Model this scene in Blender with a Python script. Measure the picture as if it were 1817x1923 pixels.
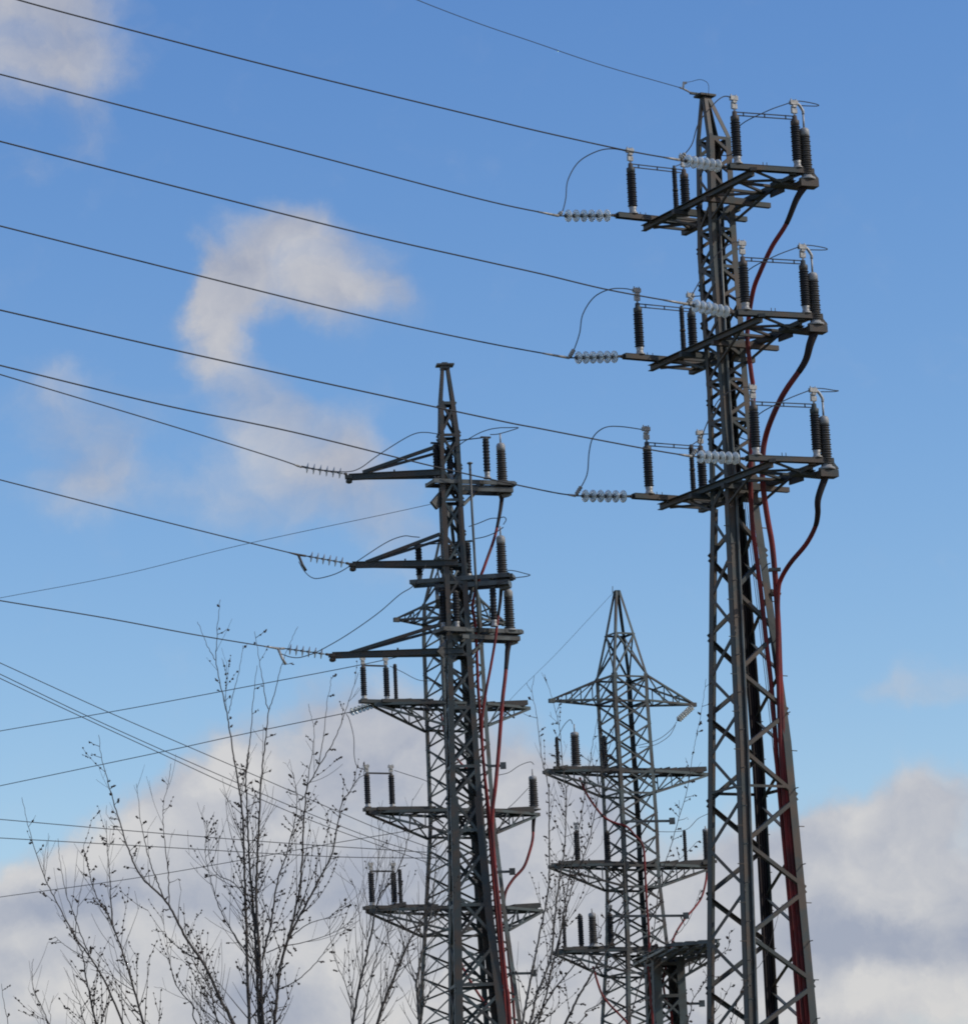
import bpy, math, random
from mathutils import Vector, Matrix
R_ = math.radians
for o in list(bpy.data.objects): bpy.data.objects.remove(o)
SC = bpy.context.scene
COL = SC.collection
random.seed(7)

# ------------------------------------------------------------ camera
F = 7200.0; W = 1817.0; H = 1923.0
PITCH = 11.5; ROLL = 2.6
p_, r_ = R_(PITCH), R_(ROLL)
FW = Vector((0, math.cos(p_), math.sin(p_))); UP0 = Vector((0, -math.sin(p_), math.cos(p_))); RT0 = Vector((1, 0, 0))
RT = RT0*math.cos(r_) - UP0*math.sin(r_); UPV = UP0*math.cos(r_) + RT0*math.sin(r_)
CAM = Vector((0, 0, 1.7))
cd = bpy.data.cameras.new('camera'); cam = bpy.data.objects.new('camera', cd); COL.objects.link(cam)
cd.sensor_fit = 'HORIZONTAL'; cd.sensor_width = 36; cd.lens = F/W*36
cd.clip_start = 1; cd.clip_end = 20000
M = Matrix((RT, UPV, -FW)).transposed().to_4x4(); M.translation = CAM
cam.matrix_world = M
SC.camera = cam

def ray(x, y): return FW + RT*((x-W/2)/F) - UPV*((y-H/2)/F)
def at(x, y, d):
    r = ray(x, y); return CAM + r*(d/r.y)
def atz(x, y, z):
    r = ray(x, y); return CAM + r*((z-CAM.z)/r.z)

# ------------------------------------------------------------ render / exposure
SC.view_settings.view_transform = 'Standard'; SC.view_settings.look = 'None'
SC.view_settings.gamma = 1; SC.view_settings.use_curve_mapping = False
SC.view_settings.exposure = 0.0
SC.render.engine = 'CYCLES'
SC.cycles.filter_width = 1.9
SC.cycles.max_bounces = 8; SC.cycles.transparent_max_bounces = 24

# ------------------------------------------------------------ sky and sun
SUN_EL = 38.0; SUN_AZ = 100.0        # azimuth clockwise from +Y (the view direction)
wd = bpy.data.worlds.new("World"); SC.world = wd; wd.use_nodes = True
nt = wd.node_tree; N = nt.nodes; L = nt.links; N.clear()
def nd(t, **k):
    n = N.new(t)
    for a, b in k.items(): setattr(n, a, b)
    return n
def lk(a, b): L.new(a, b)
def math_(op, a, b=None, clamp=False):
    n = nd('ShaderNodeMath', operation=op); n.use_clamp = clamp
    for i, v in enumerate((a, b)):
        if v is None: continue
        if isinstance(v, (int, float)): n.inputs[i].default_value = v
        else: lk(v, n.inputs[i])
    return n.outputs[0]
sky = nd('ShaderNodeTexSky', sky_type='NISHITA', sun_disc=False, sun_elevation=R_(SUN_EL), sun_rotation=R_(SUN_AZ))
sky.altitude = 0; sky.air_density = 1.0; sky.dust_density = 0.3; sky.ozone_density = 2.5
tc = nd('ShaderNodeTexCoord'); sep = nd('ShaderNodeSeparateXYZ'); lk(tc.outputs['Generated'], sep.inputs[0])
yy = math_('MAXIMUM', sep.outputs[1], 0.02)
comb = nd('ShaderNodeCombineXYZ')
lk(math_('DIVIDE', sep.outputs[0], yy), comb.inputs[0]); lk(math_('DIVIDE', sep.outputs[2], yy), comb.inputs[1])
UVN = comb.outputs[0]
def noise(vec, scale, detail, rough=0.55, col=False):
    n = nd('ShaderNodeTexNoise'); lk(vec, n.inputs['Vector'])
    n.inputs['Scale'].default_value = scale; n.inputs['Detail'].default_value = detail; n.inputs['Roughness'].default_value = rough
    return n.outputs['Color' if col else 'Fac']
def vm(op, a, b):
    n = nd('ShaderNodeVectorMath', operation=op)
    for i, v in enumerate((a, b)):
        if v is None: continue
        if isinstance(v, tuple): n.inputs[i].default_value = v
        else: lk(v, n.inputs[i])
    return n
w1 = vm('SUBTRACT', noise(UVN, 30, 8, 0.58, True), (0.5, 0.5, 0.5)).outputs[0]
w1s = vm('MULTIPLY', w1, (0.036, 0.028, 0)).outputs[0]
WUV = vm('ADD', UVN, w1s).outputs[0]
def blobs(vec, lst):
    acc = None
    for (x, y, rx, ry, amp) in lst:
        r = ray(x, y); a = r.x/r.y; e = r.z/r.y
        d = vm('SUBTRACT', vec, (a, e, 0)).outputs[0]
        d = vm('MULTIPLY', d, (F/rx*.87, F/ry*.87, 0)).outputs[0]
        ln = nd('ShaderNodeVectorMath', operation='LENGTH'); lk(d, ln.inputs[0])
        mr = nd('ShaderNodeMapRange', interpolation_type='SMOOTHERSTEP'); lk(ln.outputs['Value'], mr.inputs[0])
        mr.inputs[1].default_value = 1.6; mr.inputs[2].default_value = 0.1; mr.inputs[3].default_value = 0; mr.inputs[4].default_value = amp
        acc = mr.outputs[0] if acc is None else math_('ADD', acc, mr.outputs[0])
    return acc
CL = [(60,50,150,110,.62),(175,115,90,80,.42),(20,165,110,70,.38),(150,240,70,60,.32),(150,300,40,30,.12),(30,320,60,40,.2),(90,-10,170,60,.4),
 (560,500,150,80,.8),(430,545,85,85,.55),(660,560,95,55,.5),(374,492,26,50,.3),(545,440,90,42,.32),(395,620,68,90,.62),(425,710,75,80,.5),(500,790,90,60,.32),
 (600,830,130,75,.36),(690,920,120,90,.36),(770,1030,80,75,.3),(590,930,130,80,.34),(470,880,110,100,.22),(660,850,80,60,.2),
 (170,830,125,120,.44),(90,730,80,50,.2),(200,940,130,60,.34),(380,960,100,70,.22),
 (600,1310,90,60,.5),(720,1380,130,95,.7),(560,1430,120,95,.65),(430,1450,100,75,.75),(330,1500,95,70,.65),(230,1580,95,60,.6),(110,1640,120,50,.6),(0,1690,120,50,.5),
 (850,1460,170,120,.7),(500,1600,260,120,.9),(1000,1540,190,110,.6),(1130,1640,180,120,.6),(240,1750,300,130,1.),(700,1800,330,180,1.),(100,1800,200,110,.7),(60,1940,160,70,.5),(400,1960,300,90,.6),
 (1100,1850,300,180,.9),(1350,1780,220,160,.8),(1440,1590,90,90,.4),
 (1540,1530,100,60,.6),(1640,1500,120,55,.5),(1770,1500,120,65,.5),(1600,1640,200,110,.9),(1780,1640,160,120,.8),(1500,1800,200,130,.9),(1750,1800,200,110,1.),(1700,1940,260,80,.6),(1400,1670,120,80,.5),
 (1790,1280,120,40,.36),(1700,1300,70,24,.24),(1050,1490,120,60,.3)]
dens = blobs(WUV, CL)
fn = noise(WUV, 52, 9, 0.60)
dens = math_('ADD', dens, math_('MULTIPLY', math_('SUBTRACT', fn, 0.5), 0.68))
mr = nd('ShaderNodeMapRange', interpolation_type='SMOOTHSTEP'); lk(dens, mr.inputs[0])
mr.inputs[1].default_value = 0.01; mr.inputs[2].default_value = 1.08; mr.inputs[3].default_value = 0; mr.inputs[4].default_value = 0.92
cov = mr.outputs[0]
# generic broken cloud for the rest of the sky (outside this patch)
gn = noise(tc.outputs['Generated'], 3.2, 7, 0.6)
g2 = nd('ShaderNodeMapRange', interpolation_type='SMOOTHSTEP'); lk(gn, g2.inputs[0])
g2.inputs[1].default_value = 0.5; g2.inputs[2].default_value = 0.68
far = nd('ShaderNodeMapRange', interpolation_type='SMOOTHSTEP'); lk(sep.outputs[1], far.inputs[0])
far.inputs[1].default_value = 0.93; far.inputs[2].default_value = 0.8
cov = math_('MAXIMUM', cov, math_('MULTIPLY', g2.outputs[0], far.outputs[0]))
# cloud tone
BR = [(430,1450,90,50,.5),(240,1575,90,45,.5),(90,1640,100,40,.45),(600,490,120,80,.2),(1560,1510,90,50,.45),(180,1870,140,50,.5),(1730,1890,160,50,.5),(1500,1880,160,40,.25),(900,1900,200,60,.4),(400,1760,160,50,.3),(60,1760,70,30,.2),(1560,1650,60,40,.3),(640,1800,120,40,.25),(1650,1700,80,40,.2)]
DK = [(150,1705,160,45,.38),(650,1650,200,60,.3),(1700,1790,170,50,.45),(680,1480,150,50,.25),(1500,1760,150,50,.3),(480,1890,120,40,.3),(700,930,170,110,.22),(170,830,130,110,.28),(560,520,190,110,.22),(90,80,160,120,.22)]
tone = math_('SUBTRACT', blobs(WUV, BR), blobs(WUV, DK))
tone = math_('ADD', tone, math_('MULTIPLY', math_('SUBTRACT', noise(UVN, 30, 8, 0.58), 0.5), 1.3))
tone = math_('ADD', math_('ADD', tone, math_('MULTIPLY', math_('SUBTRACT', fn, 0.5), 1.2)), 0.50, True)
cr = nd('ShaderNodeMix', data_type='RGBA'); lk(tone, cr.inputs[0])
cr.inputs[6].default_value = (0.345, 0.375, 0.47, 1); cr.inputs[7].default_value = (0.66, 0.645, 0.64, 1)
# clear-air colour
SKY_ST = 0.10
ss = nd('ShaderNodeSeparateColor'); lk(sky.outputs[0], ss.inputs[0]); sc_ = nd('ShaderNodeCombineColor')
for i, (gm, k) in enumerate(((1.5, .69), (1.22, .925), (.82, 1.88))):      # deeper blue overhead, paler low down
    lk(math_('MULTIPLY', math_('POWER', ss.outputs[i], gm), SKY_ST*k), sc_.inputs[i])
mx = nd('ShaderNodeMix', data_type='RGBA'); lk(cov, mx.inputs[0]); lk(sc_.outputs[0], mx.inputs[6]); lk(cr.outputs[2], mx.inputs[7])
bg = nd('ShaderNodeBackground'); lk(mx.outputs[2], bg.inputs[0]); bg.inputs[1].default_value = 1
wo = nd('ShaderNodeOutputWorld'); lk(bg.outputs[0], wo.inputs[0])

sl = bpy.data.lights.new('sun', 'SUN'); sl.energy = 2.3; sl.angle = R_(0.5); sl.color = (1, 0.94, 0.86)
so = bpy.data.objects.new('sun', sl); COL.objects.link(so)
sd = Vector((math.sin(R_(SUN_AZ))*math.cos(R_(SUN_EL)), math.cos(R_(SUN_AZ))*math.cos(R_(SUN_EL)), math.sin(R_(SUN_EL))))
so.rotation_euler = sd.to_track_quat('Z', 'Y').to_euler()

# ------------------------------------------------------------ materials
def mat(name, c1, c2=None, scale=3.0, rough=0.6, metal=0.0, bump=0.0, trans=0.0, lo=0.35, hi=0.65):
    m = bpy.data.materials.new(name); m.use_nodes = True
    t = m.node_tree; b = t.nodes['Principled BSDF']
    b.inputs['Roughness'].default_value = rough; b.inputs['Metallic'].default_value = metal
    if trans: b.inputs['Transmission Weight'].default_value = trans
    if c2:
        co = t.nodes.new('ShaderNodeTexCoord'); n = t.nodes.new('ShaderNodeTexNoise')
        t.links.new(co.outputs['Object'], n.inputs['Vector'])
        n.inputs['Scale'].default_value = scale; n.inputs['Detail'].default_value = 8
        r = t.nodes.new('ShaderNodeMapRange'); t.links.new(n.outputs['Fac'], r.inputs[0])
        r.inputs[1].default_value = lo; r.inputs[2].default_value = hi
        x = t.nodes.new('ShaderNodeMix'); x.data_type = 'RGBA'
        t.links.new(r.outputs[0], x.inputs[0]); x.inputs[6].default_value = (*c1, 1); x.inputs[7].default_value = (*c2, 1)
        t.links.new(x.outputs[2], b.inputs['Base Color'])
        if bump:
            bp = t.nodes.new('ShaderNodeBump'); bp.inputs['Strength'].default_value = bump; bp.inputs['Distance'].default_value = 0.02
            t.links.new(n.outputs['Fac'], bp.inputs['Height']); t.links.new(bp.outputs[0], b.inputs['Normal'])
    else: b.inputs['Base Color'].default_value = (*c1, 1)
    return m
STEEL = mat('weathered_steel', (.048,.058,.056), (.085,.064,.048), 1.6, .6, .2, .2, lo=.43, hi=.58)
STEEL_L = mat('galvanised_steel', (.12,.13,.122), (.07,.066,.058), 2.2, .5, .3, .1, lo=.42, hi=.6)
STEEL_D = mat('dark_steel', (.035,.04,.037), (.055,.045,.038), 2.5, .75, .05, .1)  # darker, rougher steel for the rear pylons' equipment beams
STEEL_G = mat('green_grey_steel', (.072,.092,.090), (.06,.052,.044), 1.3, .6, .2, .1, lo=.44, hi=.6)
CLAMP = mat('cast_alloy', (.42,.41,.38), (.25,.24,.22), 14, .5, .3)
BLACKI = mat('black_silicone', (.007,.008,.010), (.012,.012,.014), 8, .75)
GREYI = mat('grey_brown_porcelain', (.035,.033,.03), (.06,.052,.045), 9, .6)
CAPG = mat('grey_cap', (.36,.36,.34), (.24,.23,.22), 7, .5)
GLASS = mat('toughened_glass', (.92,.94,.91), (.86,.9,.86), 6, .15, 0, 0, .55)
GLASSE = mat('pale_disc', (.5,.51,.49), (.34,.35,.34), 6, .35)
WIRE = mat('aged_conductor', (.03,.032,.036), (.045,.045,.045), 20, .7, .2)
RED = mat('red_cable_sheath', (.23,.013,.010), (.10,.011,.010), 1.6, .65, lo=.4, hi=.62)
BLK = mat('black_sheath', (.008,.007,.008), (.018,.008,.008), 2, .8)
BARK = mat('grey_brown_bark', (.10,.085,.07), (.055,.045,.038), 9, .85, 0, .2)
BARKP = mat('pale_bark', (.17,.155,.135), (.09,.08,.07), 8, .85, 0, .2)
BUD = mat('dark_catkin', (.028,.018,.013), (.05,.03,.02), 30, .9)

# ------------------------------------------------------------ mesh helpers
def perp(a, hint=None):
    a = a.normalized(); h = hint or Vector((0, 0, 1))
    if abs(a.dot(h.normalized())) > .98: h = Vector((1, 0, 0)) if abs(a.x) < .9 else Vector((0, 1, 0))
    s = a.cross(h).normalized(); return s, s.cross(a).normalized()
class MB:
    def __init__(s): s.v = []; s.f = []; s.smooth = []
    def bar(s, p, q, w, h, up=None, roll=0):
        p = Vector(p); q = Vector(q); a = q-p
        if a.length < 1e-6: return
        sx, uy = perp(a, up)
        if roll: m = Matrix.Rotation(roll, 3, a.normalized()); sx = m@sx; uy = m@uy
        n = len(s.v)
        for e in (p, q):
            for i, j in ((-1,-1),(1,-1),(1,1),(-1,1)): s.v.append(e+sx*(i*w/2)+uy*(j*h/2))
        for f in ((0,1,2,3),(7,6,5,4),(0,4,5,1),(1,5,6,2),(2,6,7,3),(3,7,4,0)): s.f.append([n+k for k in f]); s.smooth.append(False)
    def plate(s, p, q, wd, n_, w, t):
        # flat strip from p to q whose width runs from the line towards wd, thickness along n_
        p = Vector(p); q = Vector(q); a = (q-p).normalized()
        wv = (wd - a*wd.dot(a)).normalized(); tv = a.cross(wv).normalized()
        n = len(s.v)
        for e in (p, q):
            for (i, j) in ((0,-.5),(1,-.5),(1,.5),(0,.5)): s.v.append(e+wv*(i*w)+tv*(j*t))
        for f in ((0,1,2,3),(7,6,5,4),(0,4,5,1),(1,5,6,2),(2,6,7,3),(3,7,4,0)): s.f.append([n+k for k in f]); s.smooth.append(False)
    def angle(s, p, q, d1, d2, w, t=.012):
        s.plate(p, q, d1, None, w, t); s.plate(Vector(p)+d2.normalized()*t*.6, Vector(q)+d2.normalized()*t*.6, d2, None, w, t)
    def tube(s, pts, r, seg=6, r2=None):
        pts = [Vector(p) for p in pts]; n0 = len(s.v); m = len(pts)
        up = None
        for i, p in enumerate(pts):
            a = (pts[min(i+1, m-1)]-pts[max(i-1, 0)])
            if a.length < 1e-7: a = Vector((0, 0, 1))
            a.normalize()
            if up is None: sx, up = perp(a)
            else:
                up = (up - a*up.dot(a)); up = up.normalized() if up.length > 1e-6 else perp(a)[1]
                sx = a.cross(up).normalized()
            rr = (r if r2 is None else r+(r2-r)*i/max(1, m-1)) if not isinstance(r, list) else r[i]
            for k in range(seg):
                th = 2*math.pi*k/seg; s.v.append(p+sx*(math.cos(th)*rr)+up*(math.sin(th)*rr))
        for i in range(m-1):
            for k in range(seg):
                a = n0+i*seg+k; b = n0+i*seg+(k+1) % seg
                s.f.append([a, b, b+seg, a+seg]); s.smooth.append(True)
        s.f.append([n0+k for k in range(seg)][::-1]); s.smooth.append(False)
        s.f.append([n0+(m-1)*seg+k for k in range(seg)]); s.smooth.append(False)
    def lathe(s, o, ax, prof, seg=14):
        o = Vector(o); ax = Vector(ax).normalized(); sx, sy = perp(ax); n0 = len(s.v); m = len(prof)
        for (r, t) in prof:
            for k in range(seg):
                th = 2*math.pi*k/seg; s.v.append(o+ax*t+sx*(math.cos(th)*r)+sy*(math.sin(th)*r))
        for i in range(m-1):
            for k in range(seg):
                a = n0+i*seg+k; b = n0+i*seg+(k+1) % seg
                s.f.append([a, b, b+seg, a+seg]); s.smooth.append(True)
        s.f.append([n0+k for k in range(seg)][::-1]); s.smooth.append(False)
        s.f.append([n0+(m-1)*seg+k for k in range(seg)]); s.smooth.append(False)
    def blob(s, c, ax, r, l):
        # small lumpy bud: squashed octahedron-like spindle
        c = Vector(c); ax = ax.normalized(); sx, sy = perp(ax); n = len(s.v)
        s.v.append(c-ax*l*.4); 
        for k in range(5):
            th = k*1.2566+random.random()*.5; rr = r*random.uniform(.75, 1.2); s.v.append(c+ax*l*.1*random.uniform(-1,1)+sx*math.cos(th)*rr+sy*math.sin(th)*rr)
        s.v.append(c+ax*l*.6)
        for k in range(5):
            a = n+1+k; b = n+1+(k+1) % 5
            s.f.append([n, b, a]); s.f.append([n+6, a, b]); s.smooth += [False, False]
    def build(s, name, m, parent=None, origin=None):
        if not s.v: return None
        me = bpy.data.meshes.new(name)
        po = WORG.get(parent.name) if parent else Vector((0, 0, 0))
        og = Vector(origin) if origin is not None else (po if parent else s.v[0].copy())
        me.from_pydata([tuple(v-og) for v in s.v], [], s.f)
        me.polygons.foreach_set('use_smooth', s.smooth); me.update()
        me.materials.append(m)
        o = bpy.data.objects.new(name, me); COL.objects.link(o)
        if parent: o.parent = parent; o.location = og-po
        else: o.location = og
        WORG[o.name] = og
        return o
WORG = {}
def tag(o, label, cat, group=None, kind=None):
    if label: o['label'] = label
    if cat: o['category'] = cat
    if group: o['group'] = group
    if kind: o['kind'] = kind
    return o
def thing(name, label, cat, loc, group=None):
    o = bpy.data.objects.new(name, None); COL.objects.link(o); o.location = loc; WORG[o.name] = Vector(loc)
    o.empty_display_size = .3
    return tag(o, label, cat, group)
def smooth(pts, n=8):
    pts = [Vector(p) for p in pts]
    if len(pts) < 3: return [pts[0].lerp(pts[-1], i/n) for i in range(n+1)]
    out = []
    P = [pts[0]*2-pts[1]]+pts+[pts[-1]*2-pts[-2]]
    for i in range(1, len(P)-2):
        a, b, c, d = P[i-1:i+3]
        for k in range(n):
            t = k/n
            out.append(.5*((2*b)+(c-a)*t+(2*a-5*b+4*c-d)*t*t+(3*b-a-3*c+d)*t**3))
    out.append(pts[-1]); return out
def resample(f, n): return [f(i/n) for i in range(n+1)]

# ------------------------------------------------------------ ground
g = MB()
G = 3000; nseg = 24
for j in range(nseg+1):
    for i in range(nseg+1):
        g.v.append(Vector((-G+2*G*i/nseg, -G+2*G*j/nseg, 0)))
for j in range(nseg):
    for i in range(nseg):
        a = j*(nseg+1)+i; g.f.append([a, a+1, a+nseg+2, a+nseg+1]); g.smooth.append(False)
go = g.build('ground', mat('dry_grass_ground', (.075,.085,.035), (.11,.095,.06), .35, .95, 0, .3), None, (0, 0, 0))
go['kind'] = 'structure'

# ------------------------------------------------------------ lattice tower body
class Body:
    def __init__(s, D, theta, st):
        s.D = D; s.th = theta; s.st = []
        for (y, x, hw) in st:
            c = at(x, y, D); s.st.append((c.z, c.x, hw*D/F/math.cos(R_(theta))))
        s.st.sort()
    def sec(s, z):
        st = s.st
        if z <= st[0][0]: return st[0][1], st[0][2]
        for a, b in zip(st, st[1:]):
            if z <= b[0]:
                t = (z-a[0])/(b[0]-a[0]); return a[1]+(b[1]-a[1])*t, a[2]+(b[2]-a[2])*t
        return st[-1][1], st[-1][2]
    def corner(s, k, z, k_out=0):
        x, r = s.sec(z); a = R_(s.th)+k*math.pi/2
        return Vector((x+(r+k_out)*math.cos(a), s.D+(r+k_out)*math.sin(a), z))
    def zpx(s, y):
        # height of tower axis at picture row y
        lo, hi = -1.0, 40.0
        for _ in range(40):
            m = (lo+hi)/2; x, r = s.sec(m)
            q = Vector((x, s.D, m))-CAM; k = q.dot(FW); py = H/2-F*q.dot(UPV)/k
            if py > y: lo = m
            else: hi = m
        return m
    def center(s, z): return Vector((s.sec(z)[0], s.D, z))
    def uv(s):
        a = R_(s.th+45); v = Vector((math.cos(a), math.sin(a), 0)); u = Vector((v.y, -v.x, 0)); return u, v
def legs(B, root, zs, w, m, t=.014):
    for k in range(4):
        b = MB()
        for z0, z1 in zip(zs, zs[1:]):
            p, q = B.corner(k, z0), B.corner(k, z1)
            n1 = B.corner((k+1) % 4, z0)-p; n0 = B.corner((k-1) % 4, z0)-p
            ww = w(z0) if callable(w) else w
            b.angle(p, q, n1, n0, ww, t)
        o = b.build('leg', m, root)
def brace(b, p, q, w, out, t=.01):
    a = (q-p).normalized(); side = a.cross(out).normalized()
    b.angle(p+out*.004, q+out*.004, side, -out, w, t)
def faceout(B, k, z):
    c = B.center(z); m = (B.corner(k, z)+B.corner((k+1) % 4, z))/2-c; m.z = 0
    return m.normalized() if m.length > 1e-6 else Vector((0, -1, 0))
def zigzag(B, b, As, w):
    # corner k at the A heights, corner k+1 half way between
    for k in range(4):
        for a0, a1 in zip(As, As[1:]):
            out = faceout(B, k, (a0+a1)/2); mid = (a0+a1)/2
            brace(b, B.corner(k, a0), B.corner((k+1) % 4, mid), w, out)
            brace(b, B.corner((k+1) % 4, mid), B.corner(k, a1), w, out)
def xbrace(B, b, zs, w, horiz=()):
    for k in range(4):
        for i, (a0, a1) in enumerate(zip(zs, zs[1:])):
            out = faceout(B, k, (a0+a1)/2)
            brace(b, B.corner(k, a0), B.corner((k+1) % 4, a1), w, out)
            brace(b, B.corner((k+1) % 4, a0)-out*.02, B.corner(k, a1)-out*.02, w, out)
def rings(B, b, zs, w):
    for z in zs:
        for k in range(4): brace(b, B.corner(k, z), B.corner((k+1) % 4, z), w, faceout(B, k, z))
def plates(B, b, zs, s):
    for z in zs:
        for k in range(4):
            p = B.corner(k, z)
            for k2 in ((k+1) % 4, (k-1) % 4):
                d = (B.corner(k2, z)-p).normalized(); out = Vector((-d.y, d.x, 0))
                b.bar(p+d*s*.15, p+d*s*1.1, .012, s*1.2)
def bolts(B, b, z0, z1, k, step=.42):
    # step bolts up one leg
    z = z0; i = 0
    while z < z1:
        p = B.corner(k, z); c = B.center(z); o = (p-c).normalized()
        side = Vector((-o.y, o.x, 0))*(1 if i % 2 else -1)
        b.bar(p, p+(o*.6+side*.8)*.16, .02, .02); z += step; i += 1

# ------------------------------------------------------------ fittings
def shed_profile(r, h, n, z0=0.0, core=.76):
    pr = [(r*core, z0)]; st = h/n
    for i in range(n):
        z = z0+i*st; big = r if i % 2 == 0 else r*.93
        pr += [(r*core, z+st*.10), (big, z+st*.30), (big*.98, z+st*.42), (r*core, z+st*.85)]
    pr.append((r*core, z0+h)); return pr
def post(root, base, h=.86, r=.125, n=15, foot=.20, head=.25, clamp=.32, name='post_insulator', m=None, ax=None, clampdir=None):
    ax = ax or Vector((0, 0, 1)); base = Vector(base); m = m or BLACKI
    b = MB(); b.lathe(base+ax*foot, ax, shed_profile(r, h, n), 16)
    o = b.build(name, m, root)
    f = MB(); f.lathe(base, ax, [(r*1.05, 0), (r*1.05, .03), (r*.75, .045), (r*.66, foot*.6), (r*.8, foot*.9), (r*.6, foot)], 12)
    f.build('base_fitting', CLAMP if foot > .1 else STEEL, o)
    if head:
        f = MB(); t = foot+h; f.lathe(base, ax, [(r*.66, t), (r*.85, t+.02), (r*.85, t+head*.5), (r*.5, t+head*.6), (r*.45, t+head)], 12)
        f.build('top_fitting', STEEL, o)
    if clamp:
        t = foot+h+head; f = MB(); cd_ = clampdir or Vector((1, 0, 0))
        f.bar(base+ax*t, base+ax*(t+clamp*.95), .055, .05)
        f.bar(base+ax*(t+clamp*.30)-cd_*.07, base+ax*(t+clamp*.30)+cd_*.07, .07, .12)
        f.bar(base+ax*(t+clamp*.78)-cd_*.10, base+ax*(t+clamp*.78)+cd_*.10, .09, .10)
        f.bar(base+ax*(t+clamp*.55)-cd_*.05, base+ax*(t+clamp*.55)+cd_*.05, .12, .05)
        for sg in (-1, 1): f.lathe(base+ax*(t+clamp*.84)+cd_*.07*sg, ax, [(.018, 0), (.018, .07)], 6)
        f.build('wire_clamp', CLAMP, o)
    return o
def termination(root, base, h=1.0, r=.145, n=17, foot=.10, cap=.2, stem=.22, to=None):
    base = Vector(base); ax = Vector((0, 0, 1))
    b = MB(); pr = shed_profile(r, h, n, core=.72)
    pr = [(rr*(1-.12*(t/h)), t) for rr, t in pr]
    b.lathe(base+ax*foot, ax, pr, 18); o = b.build('cable_termination', GREYI, root)
    f = MB(); f.lathe(base, ax, [(r*1.3, -.03), (r*1.3, .02), (r*.9, .04), (r*.8, foot)], 14); f.build('base_flange', CAPG, o)
    f = MB(); t = foot+h
    f.lathe(base, ax, [(r*.7, t-.01), (r*.78, t), (r*.78, t+cap*.6), (r*.6, t+cap*.88), (r*.2, t+cap)], 14); f.build('cap', CAPG, o)
    f = MB(); p = base+ax*(t+cap); q = p+ax*stem
    f.tube([p-ax*.02, q], .025, 8)
    if to is not None:
        mid = q+ax*.08
        f.tube(smooth([q, mid, (mid+to)/2+ax*.03, to], 4), .035, 8)
    f.build('terminal_stem', CLAMP, o)
    return o, t+cap+stem
def double_link(root, p, q, r=.014, gap=.08):
    b = MB(); p = Vector(p); q = Vector(q); z = Vector((0, 0, gap/2))
    b.bar(p+z, q+z, r*1.6, r*1.6); b.bar(p-z, q-z, r*1.6, r*1.6)
    for t in (.12, .5, .88): c = p.lerp(q, t); b.bar(c-z*1.3, c+z*1.3, .03, .03)
    return b.build('link_bar', WIRE, root)
def string_(label, a, bpt, n=6, r=.15, glass=True, group=None, core=.02, cat='insulator string', seg=18, lead=.14, tail=.14):
    a = Vector(a); bpt = Vector(bpt); ax = (bpt-a).normalized(); Lg = (bpt-a).length
    root = thing('glass_insulator_string', label, cat, a, group)
    rod = MB(); rod.tube([a, a+ax*lead*.9], .018, 6); rod.tube([bpt-ax*tail, bpt], .018, 6)
    rod.lathe(a, ax, [(.035, -.05), (.045, 0), (.03, .05)], 8)
    rod.build('link_rod', STEEL, root)
    st = (Lg-lead-tail)/n
    for i in range(n):
        o = a+ax*(lead+st*(i+.5))
        d = MB()
        if glass:
            d.lathe(o, ax, [(.03, .05), (r*.55, .042), (r*.9, .012), (r, -.012), (r*.97, -.028), (r*.8, -.006), (r*.6, .012), (r*.3, .012), (.03, .0)], seg)
        else:
            d.lathe(o, ax, [(.03, .035), (r*.6, .014), (r, -.002), (r*.98, -.010), (r*.6, -.002), (.03, -.003)], seg)
        dd = d.build('glass_disc', GLASS if glass else GLASSE, root)
        c = MB(); c.lathe(o, ax, [(.02, -st*.45), (.026, -.02), (.045, .03), (.048, .075), (.025, .09), (.02, st*.5)] if glass else [(.02, -st*.45), (.022, -.02), (.032, .02), (.03, .06), (.02, .08), (.02, st*.5)], 10)
        c.build('metal_cap', STEEL_L, dd)
    return root
def cable(name, label, cat, pts, r, m, n=8, group=None, seg=8, r2=None, cl=None, extra=None):
    b = MB(); P = smooth(pts, n) if n > 1 else pts; b.tube(P, r, seg, r2)
    o = b.build(name, m, None); tag(o, label, cat, group)
    if cl:
        for p in cl:
            c = MB(); c.bar(p-Vector((.12, 0, 0)), p+Vector((.12, 0, 0)), .08, .08); c.build('clamp', STEEL_L, o)
    return o, P
def deadend(p, q, o):
    # compression dead-end clamp: fat sleeve on the wire with a jumper lug
    b = MB(); p = Vector(p); q = Vector(q); b.tube([p, p.lerp(q, .6), q], .035, 8, .022); return b.build('dead_end_clamp', CLAMP, o)

def wire(label, pts, d0, d1, r, x_at0=0.0, ext=700, name='power_line', group=None, cat='power line', m=None):
    # pts in picture order; depth runs from d0 at the first point to d1 at the last
    xa, xb = pts[0][0], pts[-1][0]
    P = [at(x, y, d0+(d1-d0)*((x-xa)/(xb-xa))) for x, y in pts]
    P = smooth(P, 10)
    # the span goes on beyond the picture towards its next support
    dv = (P[0]-P[4]); dv.normalize()
    pre = [P[0]+dv*ext/7200*d0*1.0*t for t in (1, .66, .33)]
    b = MB(); b.tube(pre+P, r, 6)
    o = b.build(name, m or WIRE, None); return tag(o, label, cat, group), P

exec_order = []
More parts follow.
